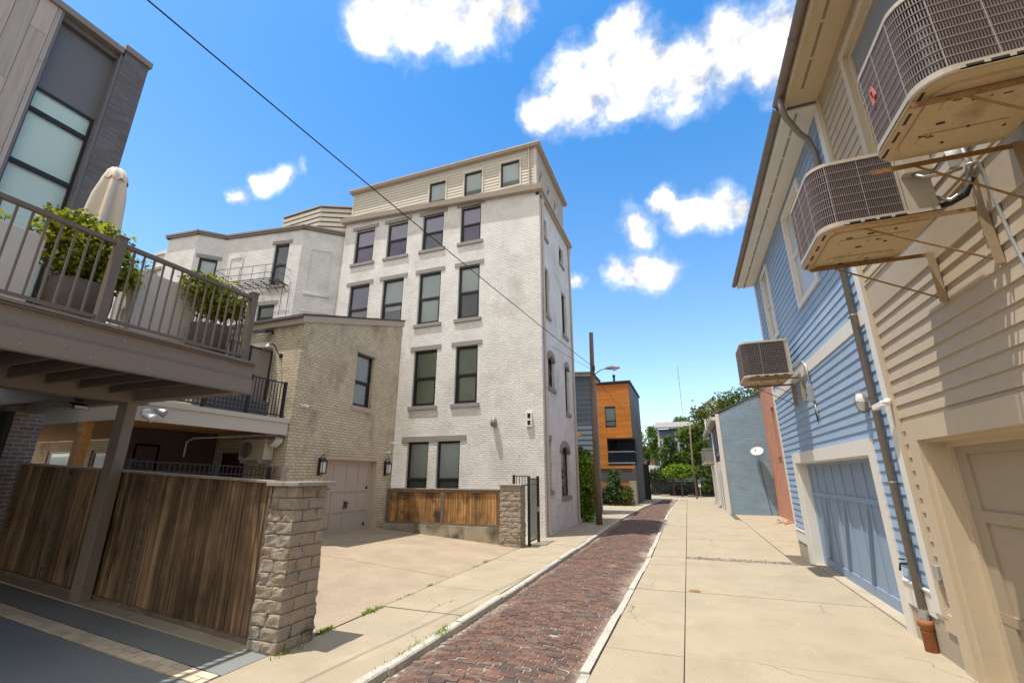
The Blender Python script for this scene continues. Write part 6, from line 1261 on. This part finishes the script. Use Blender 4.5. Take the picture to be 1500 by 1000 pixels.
tree('leafy_tree', 'small lime-green tree on a thin trunk at the end of the alley', 'tree', (-.7, 53.2, 0), [(-1.5, 53.2, 2.5, .9, .7, .5), (-.5, 53.2, 2.3, 1.0, .7, .5), (.2, 53.2, 2.7, .8, .7, .5), (-.9, 53.2, 3.0, .8, .6, .4)], 3800, .18, 'leaf_bright', .07)
tree('leafy_tree', 'tall loose green tree rising past the left edge of the slate-blue house', 'tree', (-4.0, 68, 0), [(-4.0, 68, 7.4, .9, .9, 1.8), (-3.6, 68, 5.2, .8, .8, 1.2)], 2600, .26, 'leaf', .12)
tree('leafy_tree', 'rounded dark tree top showing above the slate-blue roof', 'tree', (.2, 74, 0), [(-.3, 74, 9.6, 1.6, 1.4, 1.1), (.8, 74, 9.3, 1.2, 1.2, .9)], 1600, .3, 'leaf_olive', .15)
tree('leafy_tree', 'distant tree growing above the red-brick house', 'tree', (-7, 72, 0), [(-6.4, 72, 6.2, 1.4, 1, 1.2), (-5.2, 72, 5.2, 1, 1, .8), (-7.0, 72, 8.0, 1.4, 1, 1.4)], 2400, .26, 'leaf', .12)
tree('shrub', 'low dark shrub in front of the pale shed at the street end', 'shrub', (-3.9, 58.8, 0), [(-4.2, 58.8, 1.9, .9, .6, .7), (-3.1, 58.8, 1.7, .7, .6, .6), (-3.6, 58.8, 2.6, .6, .5, .4)], 1800, .2, 'leaf_cool', .05)
tree('shrub', 'round dark shrub beside the far pole at the street end', 'shrub', (1.9, 54.5, 0), [(1.9, 54.5, .8, .7, .6, .7), (2.3, 54.6, 1.6, .6, .5, .7)], 1600, .18, 'leaf_dark', .05)
t = thing('far_pole', 'thin leaning wooden pole standing at the far end of the street', 'pole', (.66, 49, 0)); b = MB(); b.tube([(.66, 49, -.1), (.60, 49, 3), (.74, 49, 7.0)], [.10, .085, .07], 10); b.build('shaft', 'pole_wood', t, True); b = MB(); b.box(.5, .62, 48.86, 48.92, .1, .25); b.build('band', 'galv', t)
t = thing('street_sign', 'small blue and white street sign on a post by the far pole', 'sign', (1.05, 51, 0)); b = MB(); b.tube([(1.05, 51, 0), (1.05, 51, 1.75)], .03, 8); b.build('post', 'galv', t); b = MB(); b.box(.92, 1.18, 50.95, 50.97, 1.0, 1.75); b.build('panel', 'slate_blue', t); b = MB(); b.box(.94, 1.16, 50.945, 50.949, 1.05, 1.3); b.build('lower_panel', 'pipe_white', t)
t = thing('radio_mast', 'very thin distant radio mast rising above the trees', 'mast', (1.5, 300, 0)); b = MB(); b.tube([(1.2, 300, 0), (1.2, 300, 70)], .14, 6); b.build('shaft', 'spout', t); b = MB()
for z in range(6, 70, 4): b.box(.9, 1.5, 299.9, 300.1, z, z + .5)
b.build('crossbars', 'spout', t)
b = MB(); b.box(-2.9, -2.0, 54.4, 54.6, -.02, .16); tag(b.build('kerb_block', 'concrete', bevel=.03), 'pale concrete kerb block lying before the black fence, nearer the orange-clad house', 'kerb block', 'kerb blocks at the street end')
b = MB(); b.box(-.2, .5, 54.4, 54.6, -.02, .16); tag(b.build('kerb_block', 'concrete', bevel=.03), 'pale concrete kerb block lying before the black fence, nearer the leaning far pole', 'kerb block', 'kerb blocks at the street end')
